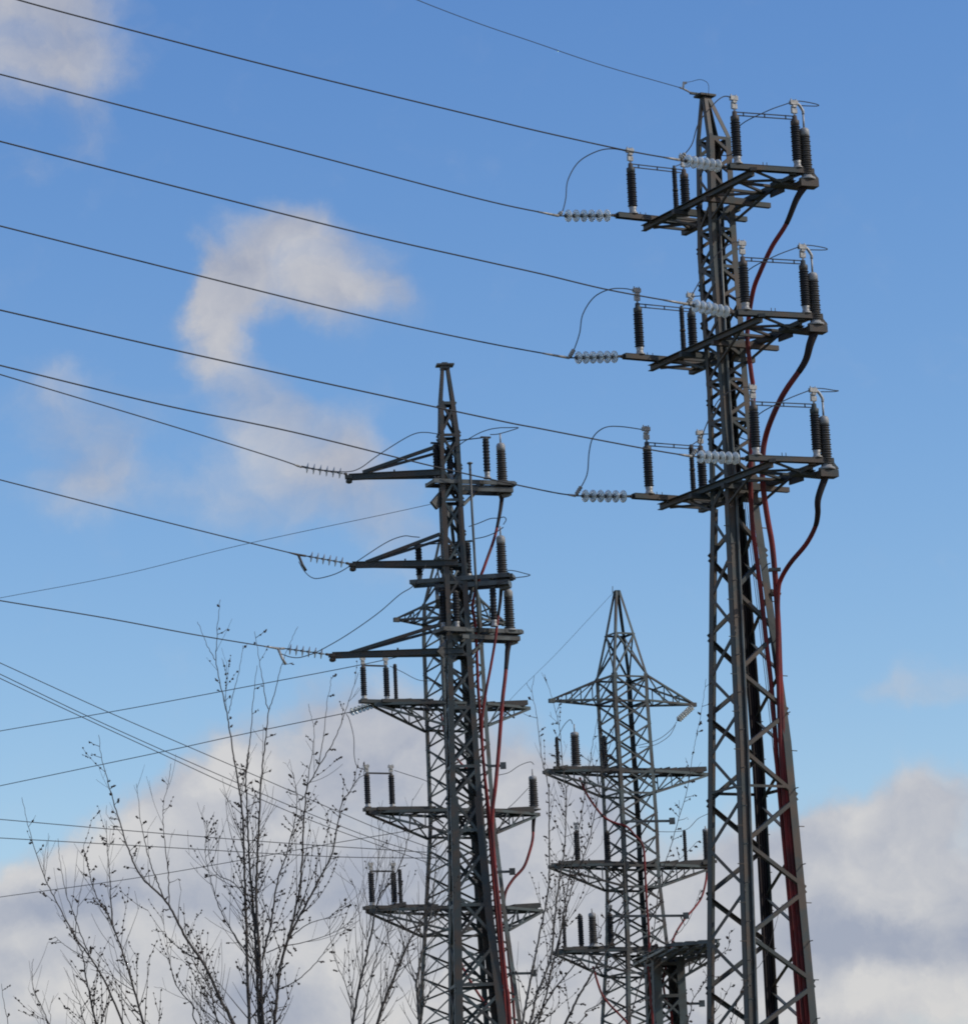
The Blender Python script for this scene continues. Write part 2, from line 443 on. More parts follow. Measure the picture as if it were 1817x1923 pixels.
# ============================================================ TOWER 1 (right, nearest)
D1 = 90.0
ST1 = [(180,1323,9),(262,1339,33),(480,1347,38),(640,1357,39),(733,1366,39),(950,1379,45),(1077,1387,55),(1400,1407,77),(1923,1430,101),(2562,1458,132)]
B1 = Body(D1, -16.4, ST1)
u1, v1 = B1.uv(); Z = Vector((0, 0, 1))
T1 = thing('lattice_pylon', 'tallest steel lattice pylon, at the right, with three slanting crossarms of black post insulators', 'pylon', (B1.sec(0)[0], D1, 0), 'lattice pylons')
z = B1.zpx
zlow = [z(y) for y in (970,1117,1269,1416,1590,1764,1945,2130,2330,2540)]
zs = sorted([0.0]+[z(y) for y in (262,480,733,950,1077,1400,1923,2250)]+[z(183)])
legs(B1, T1, zs, lambda q: .19 if q < z(950) else (.14 if q < z(270) else .10), STEEL, .016)
b = MB(); zl = sorted(zlow); zigzag(B1, b, zl, .09)
rings(B1, b, [z(1482)], .06)
zu = sorted([z(y) for y in (262,330,433,503,570,645,715,790,860,950)])
zigzag(B1, b, zu, .075); rings(B1, b, [z(y) for y in (262,433,503,715,790)], .08)
xbrace(B1, b, [z(950), z(895)], .07); plates(B1, b, zlow+[(p_+q_)/2 for p_, q_ in zip(zlow, zlow[1:])], .12); plates(B1, b, [z(y) for y in (433,715,503,790)], .16)
bolts(B1, b, z(1920), z(960), 3, .45); bolts(B1, b, z(1920), z(960), 1, .45); bolts(B1, b, z(1920), z(960), 0, .9)
b.build('lattice_bracing', STEEL, T1)
b = MB()
zt = z(180); c = B1.center(zt)
b.bar(c-v1*.22, c+v1*.22, .34, .05); b.bar(c-v1*.42+Z*.03, c+v1*.1+Z*.03, .06, .05)
b.build('peak_plate', STEEL, T1)
# conduit and black riser on the legs
b = MB(); off = v1*.20-u1*.0
b.tube([B1.corner(3, q)+v1*.21-Vector((0,.05,0)) for q in (0, z(1923), z(1400), z(1077), z(950), z(640), z(420))], .035, 8)
b.build('conduit', STEEL_L, T1)
b = MB()
for kk, o_ in enumerate((.05, .13, .21)):
    b.tube([B1.corner(1, q)-v1*o_+u1*.06 for q in (0, z(1923), z(1400), z(1077), z(950), z(640), z(420))], .04, 8)
b.build('cable_riser', BLK, T1)
b = MB()
for kk in (0, .045):
    b.tube([at(1396+kk*80, 930, 90.4), at(1420+kk*80, 1130, 90.4), at(1445+kk*80, 1350, 90.4), at(1462+kk*80, 1500, 90.4)], .008, 5)
b.build('fall_arrest_line', WIRE, T1)

LV1 = [(1337,381,'top'),(1358,649,'middle'),(1376,915,'lowest')]
clamps1 = {}
for li, (cx, cy, word) in enumerate(LV1):
    zc = z(cy); C0 = B1.center(zc)
    def loc(u, v, w, C0=C0): return C0+u1*u+v1*v+Z*w
    a = MB()
    UL, UR = -2.15, 2.42
    for vv in (-.50, .60):          # two main beams (channels) passing either side of the body
        a.bar(loc(UL-.42, vv, 0), loc(UR+.1, vv, 0), .07, .15)
        a.bar(loc(UL-.42, vv+(.05 if vv > 0 else -.05), .07), loc(UR+.1, vv+(.05 if vv > 0 else -.05), .07), .11, .014)
        a.bar(loc(UL-.42, vv+(.05 if vv > 0 else -.05), -.07), loc(UR+.1, vv+(.05 if vv > 0 else -.05), -.07), .11, .014)
    # zigzag between beams
    q = [UL, -1.3, -.62, .62, 1.25, 1.85, UR]
    for i in range(len(q)-1):
        s0 = -.5 if i % 2 else .6; s1 = .6 if i % 2 else -.5
        a.bar(loc(q[i], s0, -.03), loc(q[i+1], s1, -.03), .07, .05)
        a.bar(loc(q[i], -.5, -.05), loc(q[i], .6, -.05), .07, .06)
    a.bar(loc(-.62, -.85, -.13), loc(-.62, 1.25, -.13), .12, .12); a.bar(loc(.62, -.7, -.13), loc(.62, 1.15, -.13), .12, .12)
    # transverse beams carrying the insulators
    RB = lambda v: UR+.13*(v+.86)
    for fu, va, vb in ((lambda v: UL, -1.52, 1.0), (RB, -1.10, 1.08)):
        uu = fu(.0)
        for du in (-.07, .07): a.bar(loc(fu(va)+du, va, .13), loc(fu(vb)+du, vb, .13), .05, .11)
        a.bar(loc(fu(va), va-.0, .195), loc(fu(vb), vb, .195), .20, .012)
        a.bar(loc(fu(va), va, .13), loc(fu(va-.16), va-.16, .12), .04, .06)
        for vv in (-.5, .6): a.bar(loc(uu, vv, .03), loc(uu, vv, .11), .2, .16)
    # bracket under the right end, diagonal ties
    a.bar(loc(UR-.2, .25, -.10), loc(UR-.2, 1.15, -.12), .3, .10); a.bar(loc(RB(.7), .7, -.18), loc(RB(1.16), 1.16, -.18), .3, .16)
    a.bar(loc(RB(1), 1.0, .1), loc(RB(1.1), 1.16, -.1), .05, .2); a.bar(loc(RB(1), 1.0, -.1), loc(RB(1.1), 1.22, .0), .04, .05)
    a.bar(loc(RB(.9), .9, .12), loc(UR, .35, -.1), .05, .05); a.bar(loc(UR, -.45, .1), loc(UR, .35, -.12), .05, .05)
    a.bar(loc(1.5, .62, -.14), loc(2.1, .62, -.16), .04, .16)
    a.bar(loc(-1.6, .75, .04), loc(-.3, .75, .04), .3, .14)
    a.bar(loc(UL, -.5, -.09), loc(-.9, .6, -.14), .08, .05)
    for sgn in (-1, 1):
        for uu in (-1.5, 1.6): a.bar(loc(uu, .05+.55*sgn, -.05), B1.corner(3 if sgn < 0 else 0, zc-.5) if uu > 0 else B1.corner(2 if sgn < 0 else 1, zc-.5), .05, .05)
    for vv in (-1.05, -.9, -.2, -.1):       # bolt ends that stick up
        a.tube([loc(RB(vv), vv, .2), loc(RB(vv), vv, .3)], .01, 5); a.tube([loc(UL, vv+.2, .2), loc(UL, vv+.2, .28)], .01, 5)
    a.build('crossarm', STEEL, T1)
    pL = post(T1, loc(UL, -1.06, .2), clamp=.42, clampdir=v1); p2 = post(T1, loc(UL, .48, .2), clamp=.42, clampdir=v1)
    pA = post(T1, loc(UR, -.86, .2), clamp=.42, clampdir=v1); pB = post(T1, loc(RB(.70), .70, .2), clamp=.42, clampdir=v1)
    ar = post(T1, loc(UL+.55, -.14, .14), h=.50, r=.075, n=10, foot=.06, head=.04, clamp=0, name='surge_arrester')
    post(T1, loc(UL+.55, -.14, .14+.6), h=.50, r=.068, n=10, foot=.03, head=.12, clamp=0, name='surge_arrester')
    double_link(T1, loc(UL, -1.0, 1.46), loc(UL, .42, 1.46)); double_link(T1, loc(UR, -.80, 1.46), loc(RB(.64), .64, 1.46))
    b = MB(); b.bar(loc(UL+.55, -.14, 1.36), loc(UL, .45, 1.66), .02, .02); b.build('lead_wire', WIRE, T1)
    zc_ = .2+.20+.86+.25
    tB = loc(RB(.70), .70, zc_+.34)
    termination(T1, loc(RB(.93), .93, -.05), r=.155, stem=.34, h=.98, to=tB+v1*.08)
    # hairpin loop past the terminal
    jp = [tB+Z*.04, tB+v1*.30+Z*.05, tB+v1*.62+Z*.03, tB+v1*.72+Z*.0, tB+v1*.60-Z*.03, tB+v1*.22-Z*.06]
    if li == 2: jp = [p_+Z*0 if i < 3 else p_+Z*.03 for i, p_ in enumerate(jp)]
    cable('jumper_wire', 'hairpin wire loop past the outer end of the right pylon\'s %s crossarm' % word, 'jumper wire', jp, .012, WIRE, 5, 'jumper wires', 6)
    # back-bay jumper across the body
    t2 = loc(UL, .48, zc_+.3)
    cable('jumper_wire', 'thin wire sweeping up to the outermost insulator of the right pylon\'s %s crossarm' % word, 'jumper wire',
          [t2, t2+u1*1.2+v1*.1-Z*.25, loc(UR-1.4, -.1, .95), loc(UR-.3, -.6, 1.22), loc(RB(-.05), -.05, 1.56), tB-v1*.05], .013, WIRE, 6, 'jumper wires', 6)
    clamps1[li] = (loc(UL, -1.58, .12), loc(RB(-1.2), -1.2, .12), loc(UL, -1.06, zc_+.3), loc(UR, -.86, zc_+.34), loc(RB(.93), .93, -.14))

ENDS = [((1048,405),(1275,300)), ((1068,672),(1290,571)), ((1080,931),(1298,857))]
WPT = [[(0,139),(549,281),(899,373),(1046,405)], [(-4,-18),(37,0),(280,65),(549,134),(899,219),(1020,248),(1175,282),(1272,300)],
       [(0,424),(359,514),(679,593),(900,641),(1066,672)], [(0,265),(349,355),(679,438),(899,488),(1020,515),(1142,544),(1286,571)],
       [(0,686),(300,759),(549,811),(819,877),(1020,921),(1078,931)], [(0,582),(389,671),(900,782),(1020,806),(1208,842),(1294,857)]]
JL = [[(1056,396),(1062,372),(1066,338),(1086,304),(1120,284),(1150,279)], [(1078,655),(1088,625),(1094,590),(1115,558),(1145,543),(1175,542)],
      [(1096,905),(1103,885),(1106,848),(1114,820),(1135,803),(1165,801)]]
for li, word in enumerate(('top','middle','lowest')):
    tipL, tipR, cL, cA, cT = clamps1[li]
    (ax_, ay_), (bx_, by_) = ENDS[li]
    eL = at(ax_, ay_, tipL.y-.85); eR = at(bx_, by_, tipR.y-.8)
    string_('clear glass disc string at the left tip of the right pylon\'s %s crossarm' % word, tipL, eL, 6, .155, True, 'glass insulator strings', tail=.16)
    string_('clear glass disc string crossing the body of the right pylon at its %s crossarm' % word, tipR, eR, 6, .155, True, 'glass insulator strings', tail=.16)
    for s_, e_, pp in (('left tip', eL, WPT[li*2]), ('near side', eR, WPT[li*2+1])):
        pp = pp[:-1]+[(ax_, ay_) if s_ == 'left tip' else (bx_, by_)]
        o, P = wire('dark overhead wire from the left to the %s of the right pylon\'s %s crossarm' % (s_, word), pp, e_.y-11.5, e_.y, .0165, group='overhead wires')
        deadend(e_, P[-4] if (P[-4]-e_).length < 1.0 else e_+(P[-2]-e_).normalized()*.35, o)
    pts = [eL]+[at(x, y, eL.y+(cL.y-eL.y)*(i+1)/7) for i, (x, y) in enumerate(JL[li])]+[cL]
    o, P = cable('jumper_wire', 'arched wire loop left of the leftmost black insulator on the right pylon\'s %s crossarm' % word, 'jumper wire', pts, .0135, WIRE, 8, 'jumper wires', 6)
    b = MB(); dv = (pts[1]-pts[0]).normalized(); n_ = 4 if li else 2
    b.tube([pts[0], pts[0]+dv*.28], .022, 8)
    for i in range(n_): b.lathe(pts[0]+dv*(.06+i*.065), dv, [(.02, 0), (.055, .008), (.055, .025), (.02, .035)], 8)
    b.build('damper', CLAMP, o)
    # back-circuit jumper rising to the near insulator of the right bay
    if li == 0: mid = [(1298,272),(1311,232),(1337,198),(1358,181)]
    elif li == 1: mid = [(1300,552),(1318,520),(1345,478),(1375,455)]
    else: mid = [(1312,838),(1325,800),(1350,750),(1385,729)]
    pts = [eR]+[at(x, y, eR.y+(cA.y-eR.y)*(i+1)/5) for i, (x, y) in enumerate(mid)]+[cA]
    o, P = cable('jumper_wire', 'wire curving up across the right pylon\'s body just above its %s crossarm' % word, 'jumper wire', pts, .0135, WIRE, 8, 'jumper wires', 6)
    b = MB(); dv = (pts[1]-pts[0]).normalized(); b.tube([pts[0], pts[0]+dv*.25], .022, 8)
    for i in range(3): b.lathe(pts[0]+dv*(.06+i*.065), dv, [(.02, 0), (.05, .008), (.05, .025), (.02, .035)], 8)
    b.build('damper', CLAMP, o)
# earth wire
pe = B1.center(z(180))-v1*.42+Z*.05
o, P = wire('thin earth wire from the top edge to the tip of the tall right pylon', [(700,-38),(785,0),(900,44),(1000,78),(1130,122),(1276,164)], 83, pe.y-.3, .009, name='earth_wire', group='overhead wires')
b = MB(); q = at(1282, 166, pe.y-.25); b.tube([P[-1], q, pe], .022, 6); b.bar(q, q+Vector((.03, 0, .17)), .06, .05); b.bar(q+Vector((.0, 0, .12)), q+Vector((.10, 0, .15)), .04, .05); b.build('dead_end_clamp', CLAMP, o)
cable('jumper_wire', 'tiny wire loop arching over the tip of the tall right pylon', 'jumper wire', [q+Z*.15, at(1296,153,pe.y), at(1315,149,pe.y), at(1329,157,pe.y), at(1330,178,pe.y)], .007, WIRE, 6, 'jumper wires', 5)

# red cables of tower 1
def px3(pts, d0, d1): n = len(pts)-1; return [at(x, y, d0+(d1-d0)*i/n) for i, (x, y) in enumerate(pts)]
def red_cable(label, top, pts, dA, dB, r, blk=.9, group='red high voltage cables', clips=(), tail=None, r2=None):
    P = [top]+px3(pts, dA, dB)
    if abs(top.y-dA) > .5:      # ease from the bay's own depth to the leg
        nn = min(5, len(pts)-1)
        for i in range(nn): P[1+i] = at(*pts[i], top.y+(P[1+i].y-top.y)*(i/nn))
    if tail: P += tail
    b = MB(); S = smooth(P, 8); b.tube(S, r, 10, r2)
    o = b.build('red_cable', RED, None); tag(o, label, 'cable', group)
    # black heat-shrink boot at the top end
    if blk:
        acc = 0; sub = [S[0]]
        for a_, c_ in zip(S, S[1:]):
            acc += (c_-a_).length; sub.append(c_)
            if acc > blk: break
        k = MB(); k.tube(sub, r*1.6, 10, r*1.07); k.build('black_boot', BLK, o)
    for i in clips:
        c = MB(); c.bar(S[i]-Vector((.14, .0, 0)), S[i]+Vector((.14, .0, 0)), .16, .07); c.build('cable_clip', STEEL_L, o)
    return o
tm = [clamps1[i][4] for i in range(3)]
R0 = B1.corner(0, z(1000)).y
red_cable('red cable dropping from the tallest pylon\'s top crossarm into its body', tm[0], [(1496,372),(1476,420),(1449,463),(1427,510),(1414,545),(1405,600),(1403,640),(1410,700),(1414,740),(1410,840),(1409,915),(1412,985),(1419,1040),(1428,1110),(1439,1212),(1448,1290),(1455,1381),(1458,1427),(1469,1550),(1483,1700),(1500,1916),(1524,2250),(1540,2540)], 88.8, 90.15, .058, 1.1)
red_cable('thick red cable from the tallest pylon\'s middle crossarm down its right side', tm[1], [(1521,645),(1510,681),(1478,728),(1462,756),(1445,795),(1436,825),(1432,852),(1431,890),(1434,928),(1441,975),(1449,1020),(1454,1070),(1457,1110),(1461,1180),(1464,1264),(1470,1394),(1482,1550),(1497,1700),(1517,1920),(1542,2250),(1560,2540)], 88.8, 90.0, .07, 1.1, clips=(12*8,))
red_cable('red cable swinging out in a long curve below the tallest pylon\'s lowest crossarm', tm[2], [(1536,935),(1535,965),(1530,990),(1513,1022),(1484,1057),(1467,1085),(1461,1108),(1460,1160),(1461,1264),(1465,1394),(1476,1550),(1490,1700),(1509,1920),(1533,2250),(1550,2540)], 88.9, 90.1, .056, 1.3)
b = MB(); q = B1.corner(0, z(1114)); b.bar(q, at(1465, 1116, 89.9), .06, .06); b.bar(at(1446,1116,89.85), at(1464,1116,89.85), .25, .07)
b.build('cable_bracket', STEEL, T1)

# ============================================================ TOWER 2 (left, in front)
D2 = 115.0
ST2 = [(690,835,8),(755,838,16),(820,842,21),(957,847,23),(1240,861,26),(1500,872,33),(1700,883,40),(1923,897,53),(2530,925,80)]
B2 = Body(D2, -37, ST2); u2, v2 = B2.uv(); z = B2.zpx
T2 = thing('lattice_pylon', 'dark narrow lattice pylon left of centre with three bracketed arms reaching left', 'pylon', (B2.sec(0)[0], D2, 0), 'lattice pylons')
zs = sorted([0.]+[z(y) for y in (755,820,957,1240,1500,1700,1923,2200)]+[z(690)])
legs(B2, T2, zs, lambda q: .22 if q < z(1500) else (.15 if q < z(957) else (.12 if q < z(760) else .085)), STEEL, .018)
b = MB()
zz = []; y = 757.
while y < 1500: zz.append(z(y)); y += 62
xb = sorted(zz); xbrace(B2, b, xb, .07)
zz2 = []
while y < 2530: zz2.append(z(y)); y += 90
xbrace(B2, b, sorted([xb[0]]+zz2), .08)
rings(B2, b, [z(t) for t in (757,818,905,940,1062,1095,1185,1230,1330,1440,1560,1700,1850)], .09)
plates(B2, b, [z(t) for t in (818,940,1062,1185,1330,1560,1700)], .12)
b.build('lattice_bracing', STEEL_G, T2)
b = MB(); c = B2.center(z(686)); b.bar(c-v2*.27, c+v2*.27, .42, .05); b.bar(c-v2*.1+Z*.05, c+v2*.08+Z*.05, .2, .06); b.bar(c-Z*.08-v2*.14, c-Z*.08+v2*.14, .3, .1)
b.build('peak_plate', STEEL_L, T2)
b = MB()
b.tube([at(882,870,114.6), at(886,957,114.6), at(893,1084,114.6), at(899,1190,114.7)], .038, 8)
b.lathe(at(882,872,114.6), Z, [(.05, 0), (.09, .02), (.09, .05), (.05, .07)], 8)
b.build('conduit', STEEL_L, T2)

def T2level(li, word, tip, joint, tieA, tieB, plat, posts, term, bl):
    zc = z(bl)
    cen = B2.center(zc)
    a = MB()
    tp = at(*tip, D2-.2); jn = at(*joint, D2-.35)
    a.bar(tp, jn, .12, .16); a.bar(tp+Z*.085, jn+Z*.085, .2, .012); a.bar(tp-Z*.085, jn-Z*.085, .2, .012)
    a.bar(at(*tip, D2-.2)+Vector((0, .1, 0)), B2.corner(1, jn.z), .1, .12)
    ta = at(*tieA, D2-.22); tb = at(*tieB, D2-.5)
    a.bar(ta, tb, .10, .10); a.bar(ta+Vector((0, .15, 0)), tb+Vector((0, .9, 0)), .08, .08)
    a.lathe(tp-Z*.2, Z, [(.05, 0), (.10, .03), (.10, .1), (.06, .14)], 8); a.bar(tp-Vector((.12, 0, 0)), tp+Vector((.1, 0, 0)), .2, .1)
    a.tube([tp.lerp(jn, .5)+Z*.08, tp.lerp(jn, .5)+Z*.16], .03, 6)
    arm = a.build('bracket_arm', STEEL, T2)
    # platform
    p = MB()
    l3 = atz(*plat[0], zc); r3 = atz(*plat[1], zc); dr = (r3-l3).normalized(); nn = Vector((-dr.y, dr.x, 0))
    for s in (-.35, .35):
        p.bar(l3+nn*s, r3+nn*s, .08, .13); p.bar(l3.lerp(r3, .25)+nn*s*.8-Z*.2, r3-dr*.05+nn*s*.8-Z*.2, .08, .14)
    Lp = (r3-l3).length
    for t in (0.02, .3, .62, .8, .97): p.bar(l3.lerp(r3, t)-nn*.4, l3.lerp(r3, t)+nn*.4, .1, .1)
    p.bar(r3-dr*.42, r3+dr*.08, .62, .10); p.bar(r3-dr*.45-Z*.2, r3-dr*.05-Z*.2, .5, .16)
    p.bar(r3-dr*.35-Z*.36, r3-dr*.05-Z*.28, .3, .1)
    k2 = l3.lerp(r3, .62); p.bar(k2-Z*.1, B2.corner(0, zc-.75), .08, .08); k3 = l3.lerp(r3, .25); p.bar(k3-Z*.1, B2.corner(3, zc-.75)-Vector((.25, 0, 0)), .12, .3)
    p.build('platform', STEEL_L, T2)
    out = []
    for (x, y, h) in posts:
        bp = atz(x, y, zc+.06); out.append(post(T2, bp, h=h, r=.115, n=10, foot=.22, head=.1, clamp=0, clampdir=dr)); out[-1]['h'] = h
    tops = [atz(x, y, zc+.06)+Z*(h+.32) for (x, y, h) in posts]
    bm = MB(); bm.bar(tops[0], tops[-1], .03, .03)
    for t in (0, 1): bm.bar(tops[0].lerp(tops[-1], t)-dr*.16, tops[0].lerp(tops[-1], t)+dr*.16, .07, .05)
    bm.build('link_bar', WIRE, T2)
    bt = atz(*term, zc+.05)
    _, ht = termination(T2, bt, h=.98, r=.18, n=14, foot=.06, cap=.25, stem=.28)
    return tops, bt, bt+Z*ht, tp, dr
z = B2.zpx
D_ = {}
D_[0] = T2level(0, 'top', (655,896), (826,887), (681,887), (815,840), ((806,907),(959,912)), [(821,905,.90),(846,903,.8),(915,899,.98)], (943,908), 908)
D_[1] = T2level(1, 'middle', (662,1061), (860,1057), (687,1056), (826,1003), ((773,1097),(960,1083)), [(788,1094,.85),(846,1090,.8),(880,1090,.9)], (943,1083), 1090)
D_[2] = T2level(2, 'lowest', (624,1231), (870,1222), (655,1227), (826,1173), ((822,1184),(970,1190)), [(834,1182,.95),(858,1180,.85),(928,1177,.95)], (957,1184), 1187)
S2 = [((649,890),(566,877)), ((652,1058),(574,1044)), ((614,1229),(534,1218))]
W2 = [[(0,703),(300,793),(500,855),(560,875)], [(0,901),(230,960),(450,1015),(560,1042)], [(0,1128),(200,1161),(371,1193),(522,1218)]]
for li, word in enumerate(('top','middle','lowest')):
    tops, bt, tt, tp, dr = D_[li]
    a_ = at(*S2[li][0], D2-.3); e_ = at(*S2[li][1], D2-.55)
    string_('thin disc string edge-on at the tip of the left pylon\'s %s bracket arm' % word, a_, e_, 6, .17, False, 'edge-on insulator strings', lead=.08, tail=.08, seg=16)
    pp = W2[li]; dend = D2-.65
    o, P = wire('dark overhead wire from the left edge to the left pylon\'s %s bracket arm' % word, pp, dend-9, dend, .0175, group='overhead wires')
    b = MB(); b.tube([P[-1], e_], .035, 8); b.tube([P[-1], P[-1].lerp(P[-3], .9)], .04, 8, .02)
    if li: q = P[-1]; b.tube([q, q+Vector((.12, 0, -.32)), q+Vector((.22, 0, -.5))], .04, 8)
    b.build('dead_end_clamp', CLAMP if li != 1 else STEEL, o)
for pts, label, d0, d1 in (
    ([(566,875),(600,882),(649,886),(676,879),(708,856),(755,826),(780,814),(800,812),(822,815)], 'wire rising from the top glass string over the bracket arm of the left pylon', 114.2, 114.2),
    ([(561,1055),(571,1072),(584,1084),(600,1086),(634,1076),(666,1057),(723,1020),(756,1007),(775,1008),(788,1009)], 'wire loop hanging below the middle string then rising to the left pylon', 114.1, 114.0),
    ([(528,1228),(545,1234),(562,1235),(580,1230),(598,1223),(649,1194),(708,1153),(750,1117),(778,1098),(800,1060)], 'long wire rising from the lowest string to the middle platform of the left pylon', 114.1, 114.2),
    ([(940,803),(920,806),(900,813),(880,824),(867,832),(845,850)], 'short wire curling left from the top cable end of the left pylon', 114.6, 114.6),
    ([(940,803),(955,803),(973,803),(960,808),(935,815),(920,816)], 'pointed wire loop at the top right of the left pylon', 114.4, 114.2),
    ([(945,985),(950,976),(946,971),(936,973),(920,974),(900,982),(880,989)], 'wire curling from the middle cable end behind the left pylon', 114.6, 114.8),
    ([(945,990),(930,1000),(910,1008),(890,1012)], 'lower short wire beside the middle cable end of the left pylon', 114.6, 114.8),
    ([(956,1080),(952,1072),(965,1072),(985,1077),(995,1080),(985,1083),(965,1086),(930,1098)], 'wire hoop sticking out right of the left pylon\'s middle platform', 114.4, 114.2)):
    cable('jumper_wire', label, 'jumper wire', px3(pts, d0, d1), .0145, WIRE, 6, 'jumper wires', 6)
red_cable('red cable from the top platform crossing behind the left pylon\'s right leg', D_[0][1]-Z*.2, [(941,945),(938,965),(932,995),(925,1020),(916,1045),(907,1070),(898,1092),(890,1120),(887,1140),(890,1160),(893,1185),(895,1230),(898,1300),(905,1400),(915,1520),(930,1700),(950,1920),(980,2400)], 114.5, 115.2, .046, 1.3)
red_cable('red cable from the middle platform swinging inward along the left pylon', D_[1][1]-Z*.2, [(941,1105),(939,1130),(934,1165),(930,1200),(921,1253),(912,1300),(905,1350),(905,1390),(908,1440),(914,1490),(922,1560),(936,1700),(955,1920),(985,2400)], 114.5, 114.9, .042, 1.0)
red_cable('thick red cable from the lowest platform down the right leg of the left pylon', D_[2][1]-Z*.2, [(953,1220),(951,1243),(948,1275),(943,1319),(936,1411),(930,1477),(925,1517),(924,1560),(929,1629),(938,1720),(943,1780),(950,1850),(957,1920),(985,2400)], 114.5, 114.4, .06, 1.1)

# ============================================================ TOWERS 3 and 4 (rear lattice type)
def rear_tower(B, label, armz, peakz, panel, apex_y, mat_, ring_y, shoulder_y, topz_y, low, half=None, legw=.12):
    z = B.zpx; u, v = B.uv()
    T = thing('lattice_pylon', label, 'pylon', (B.sec(0)[0], B.D, 0), 'lattice pylons')
    zs = sorted([0.]+[q for q, _, _ in B.st if q > .5])
    legs(B, T, zs, lambda q: legw if q < z(shoulder_y) else legw*.6, mat_, .014)
    b = MB(); ring = z(ring_y); sh = z(shoulder_y); tp = z(topz_y)
    rings(B, b, [ring, sh, tp], .07)
    xbrace(B, b, [sh, ring], .06); xbrace(B, b, [tp, sh], .06)
    zz = [tp]
    while zz[-1] > 0.9: zz.append(zz[-1]-panel*(1 if zz[-1] > 10 else 1.4))
    xbrace(B, b, sorted(zz), .06)
    for y in low: rings(B, b, [z(y), z(y+40)], .08); plates(B, b, [z(y)], .2)
    plates(B, b, [sh, tp], .16)
    b.build('lattice_bracing', mat_, T)
    b = MB(); c = B.center(z(apex_y)); b.bar(c-Z*.12, c+Z*.08, .24, .2); b.bar(c-v*.12, c+v*.12, .2, .08)
    b.tube([c-v*.1, c-v*.2+Z*.0, c-v*.18+Z*.25], .015, 6); b.build('peak_plate', mat_, T)
    return T, u, v
def truss_top(B, T, u, v, sgn, tip, tpz, shz, m):
    # triangular arm: flat bottom at tpz, upper chords from the shoulder
    ks = (2, 3) if sgn < 0 else (0, 1)
    b = MB(); tipp = tip
    for k in ks:
        lo = B.corner(k, tpz); hi = B.corner(k, shz)
        b.bar(lo, tipp, .08, .08); b.bar(hi, tipp+Z*.05, .07, .07)
        for t in (.35, .68):
            b.bar(lo.lerp(tipp, t), hi.lerp(tipp, t), .045, .045)
        b.bar(hi, lo.lerp(tipp, .35), .045, .045); b.bar(hi.lerp(tipp, .35), lo.lerp(tipp, .68), .045, .045)
    for t in (.0, .35, .68):
        b.bar(B.corner(ks[0], tpz).lerp(tipp, t), B.corner(ks[1], tpz).lerp(tipp, t), .05, .05)
        b.bar(B.corner(ks[0], shz).lerp(tipp, t), B.corner(ks[1], shz).lerp(tipp, t), .05, .05)
        b.bar(B.corner(ks[0], tpz).lerp(tipp, t), B.corner(ks[1], tpz).lerp(tipp, min(1, t+.34)), .045, .045)
    b.bar(tipp-v*.12, tipp+v*.12, .16, .16)
    b.build('crossarm', m, T)
def platform_arm(B, T, u, v, zc, eL, eR, m, dL=.62, ext=None, boxes=(True, True), drop=.85):
    # flat deck through the body, each side braced by lower chords
    b = MB(); C = B.center(zc); x, r = B.sec(zc); s = r*.707
    for sg, e in ((-1, eL), (1, eR)):
        ks = (2, 3) if sg < 0 else (0, 1)
        tip = C+v*(sg*e)
        if sg > 0: b.build('crossarm', m, T); b = MB()
        for k in ks:
            k0 = B.corner(k, zc); kl = B.corner(k, zc-drop); side = 1 if (k0-C).dot(u) > 0 else -1
            tk = tip+u*(side*.12)
            b.bar(k0, tk, .09, .10); b.bar(kl, tk-Z*.03, .08, .08)
            for t in (.3, .62): b.bar(k0.lerp(tk, t), kl.lerp(tk, t), .045, .045)
            b.bar(kl, k0.lerp(tk, .3), .045, .045); b.bar(kl.lerp(tk, .3), k0.lerp(tk, .62), .045, .045)
        for t in (.3, .62, .95):
            a0 = B.corner(ks[0], zc).lerp(tip, t); a1 = B.corner(ks[1], zc).lerp(tip, t); b.bar(a0, a1, .06, .06)
        for t in (.3, .62):
            b.bar(B.corner(ks[0], zc-drop).lerp(tip, t), B.corner(ks[1], zc-drop).lerp(tip, t), .05, .05)
    b.build('crossarm', m, T); b = MB()
    for du in (-.35, .3):
        b.bar(C+u*du-v*(eL*.93)+Z*.1, C+u*du+v*(eR*.9)+Z*.1, .12, .12)
    if boxes[1]: b.bar(C+v*(eR*.62)+Z*.14, C+v*(eR*.96)+Z*.2, .45, .18)
    if boxes[0]: b.bar(C-v*(eL*.80)+Z*.12, C-v*(eL*.3)+Z*.16, .5, .14)
    rq = random.Random(int(zc*100))
    for i in range(9):
        t = rq.uniform(-.9*eL, .85*eR); uu = rq.uniform(-.4, .4); hh = rq.uniform(.05, .16)
        b.bar(C+v*t+u*uu+Z*.12, C+v*(t+rq.uniform(.2, .7))+u*(uu+rq.uniform(-.2, .2))+Z*(.12+hh*.6), rq.uniform(.06, .14), hh)
    for i in range(3):
        t = rq.uniform(-.8*eL, .7*eR); b.bar(C+v*t-Z*.05, C+v*(t+.5)-Z*.38, .05, .05)
    b.build('equipment_beam', STEEL_D, T)
    return C
def bracket(T, p, q, m):
    b = MB(); b.bar(p, q, .09, .09); b.bar(q-Vector((.12, 0, 0)), q+Vector((.10, 0, 0)), .2, .24); b.build('cable_bracket', m, T)

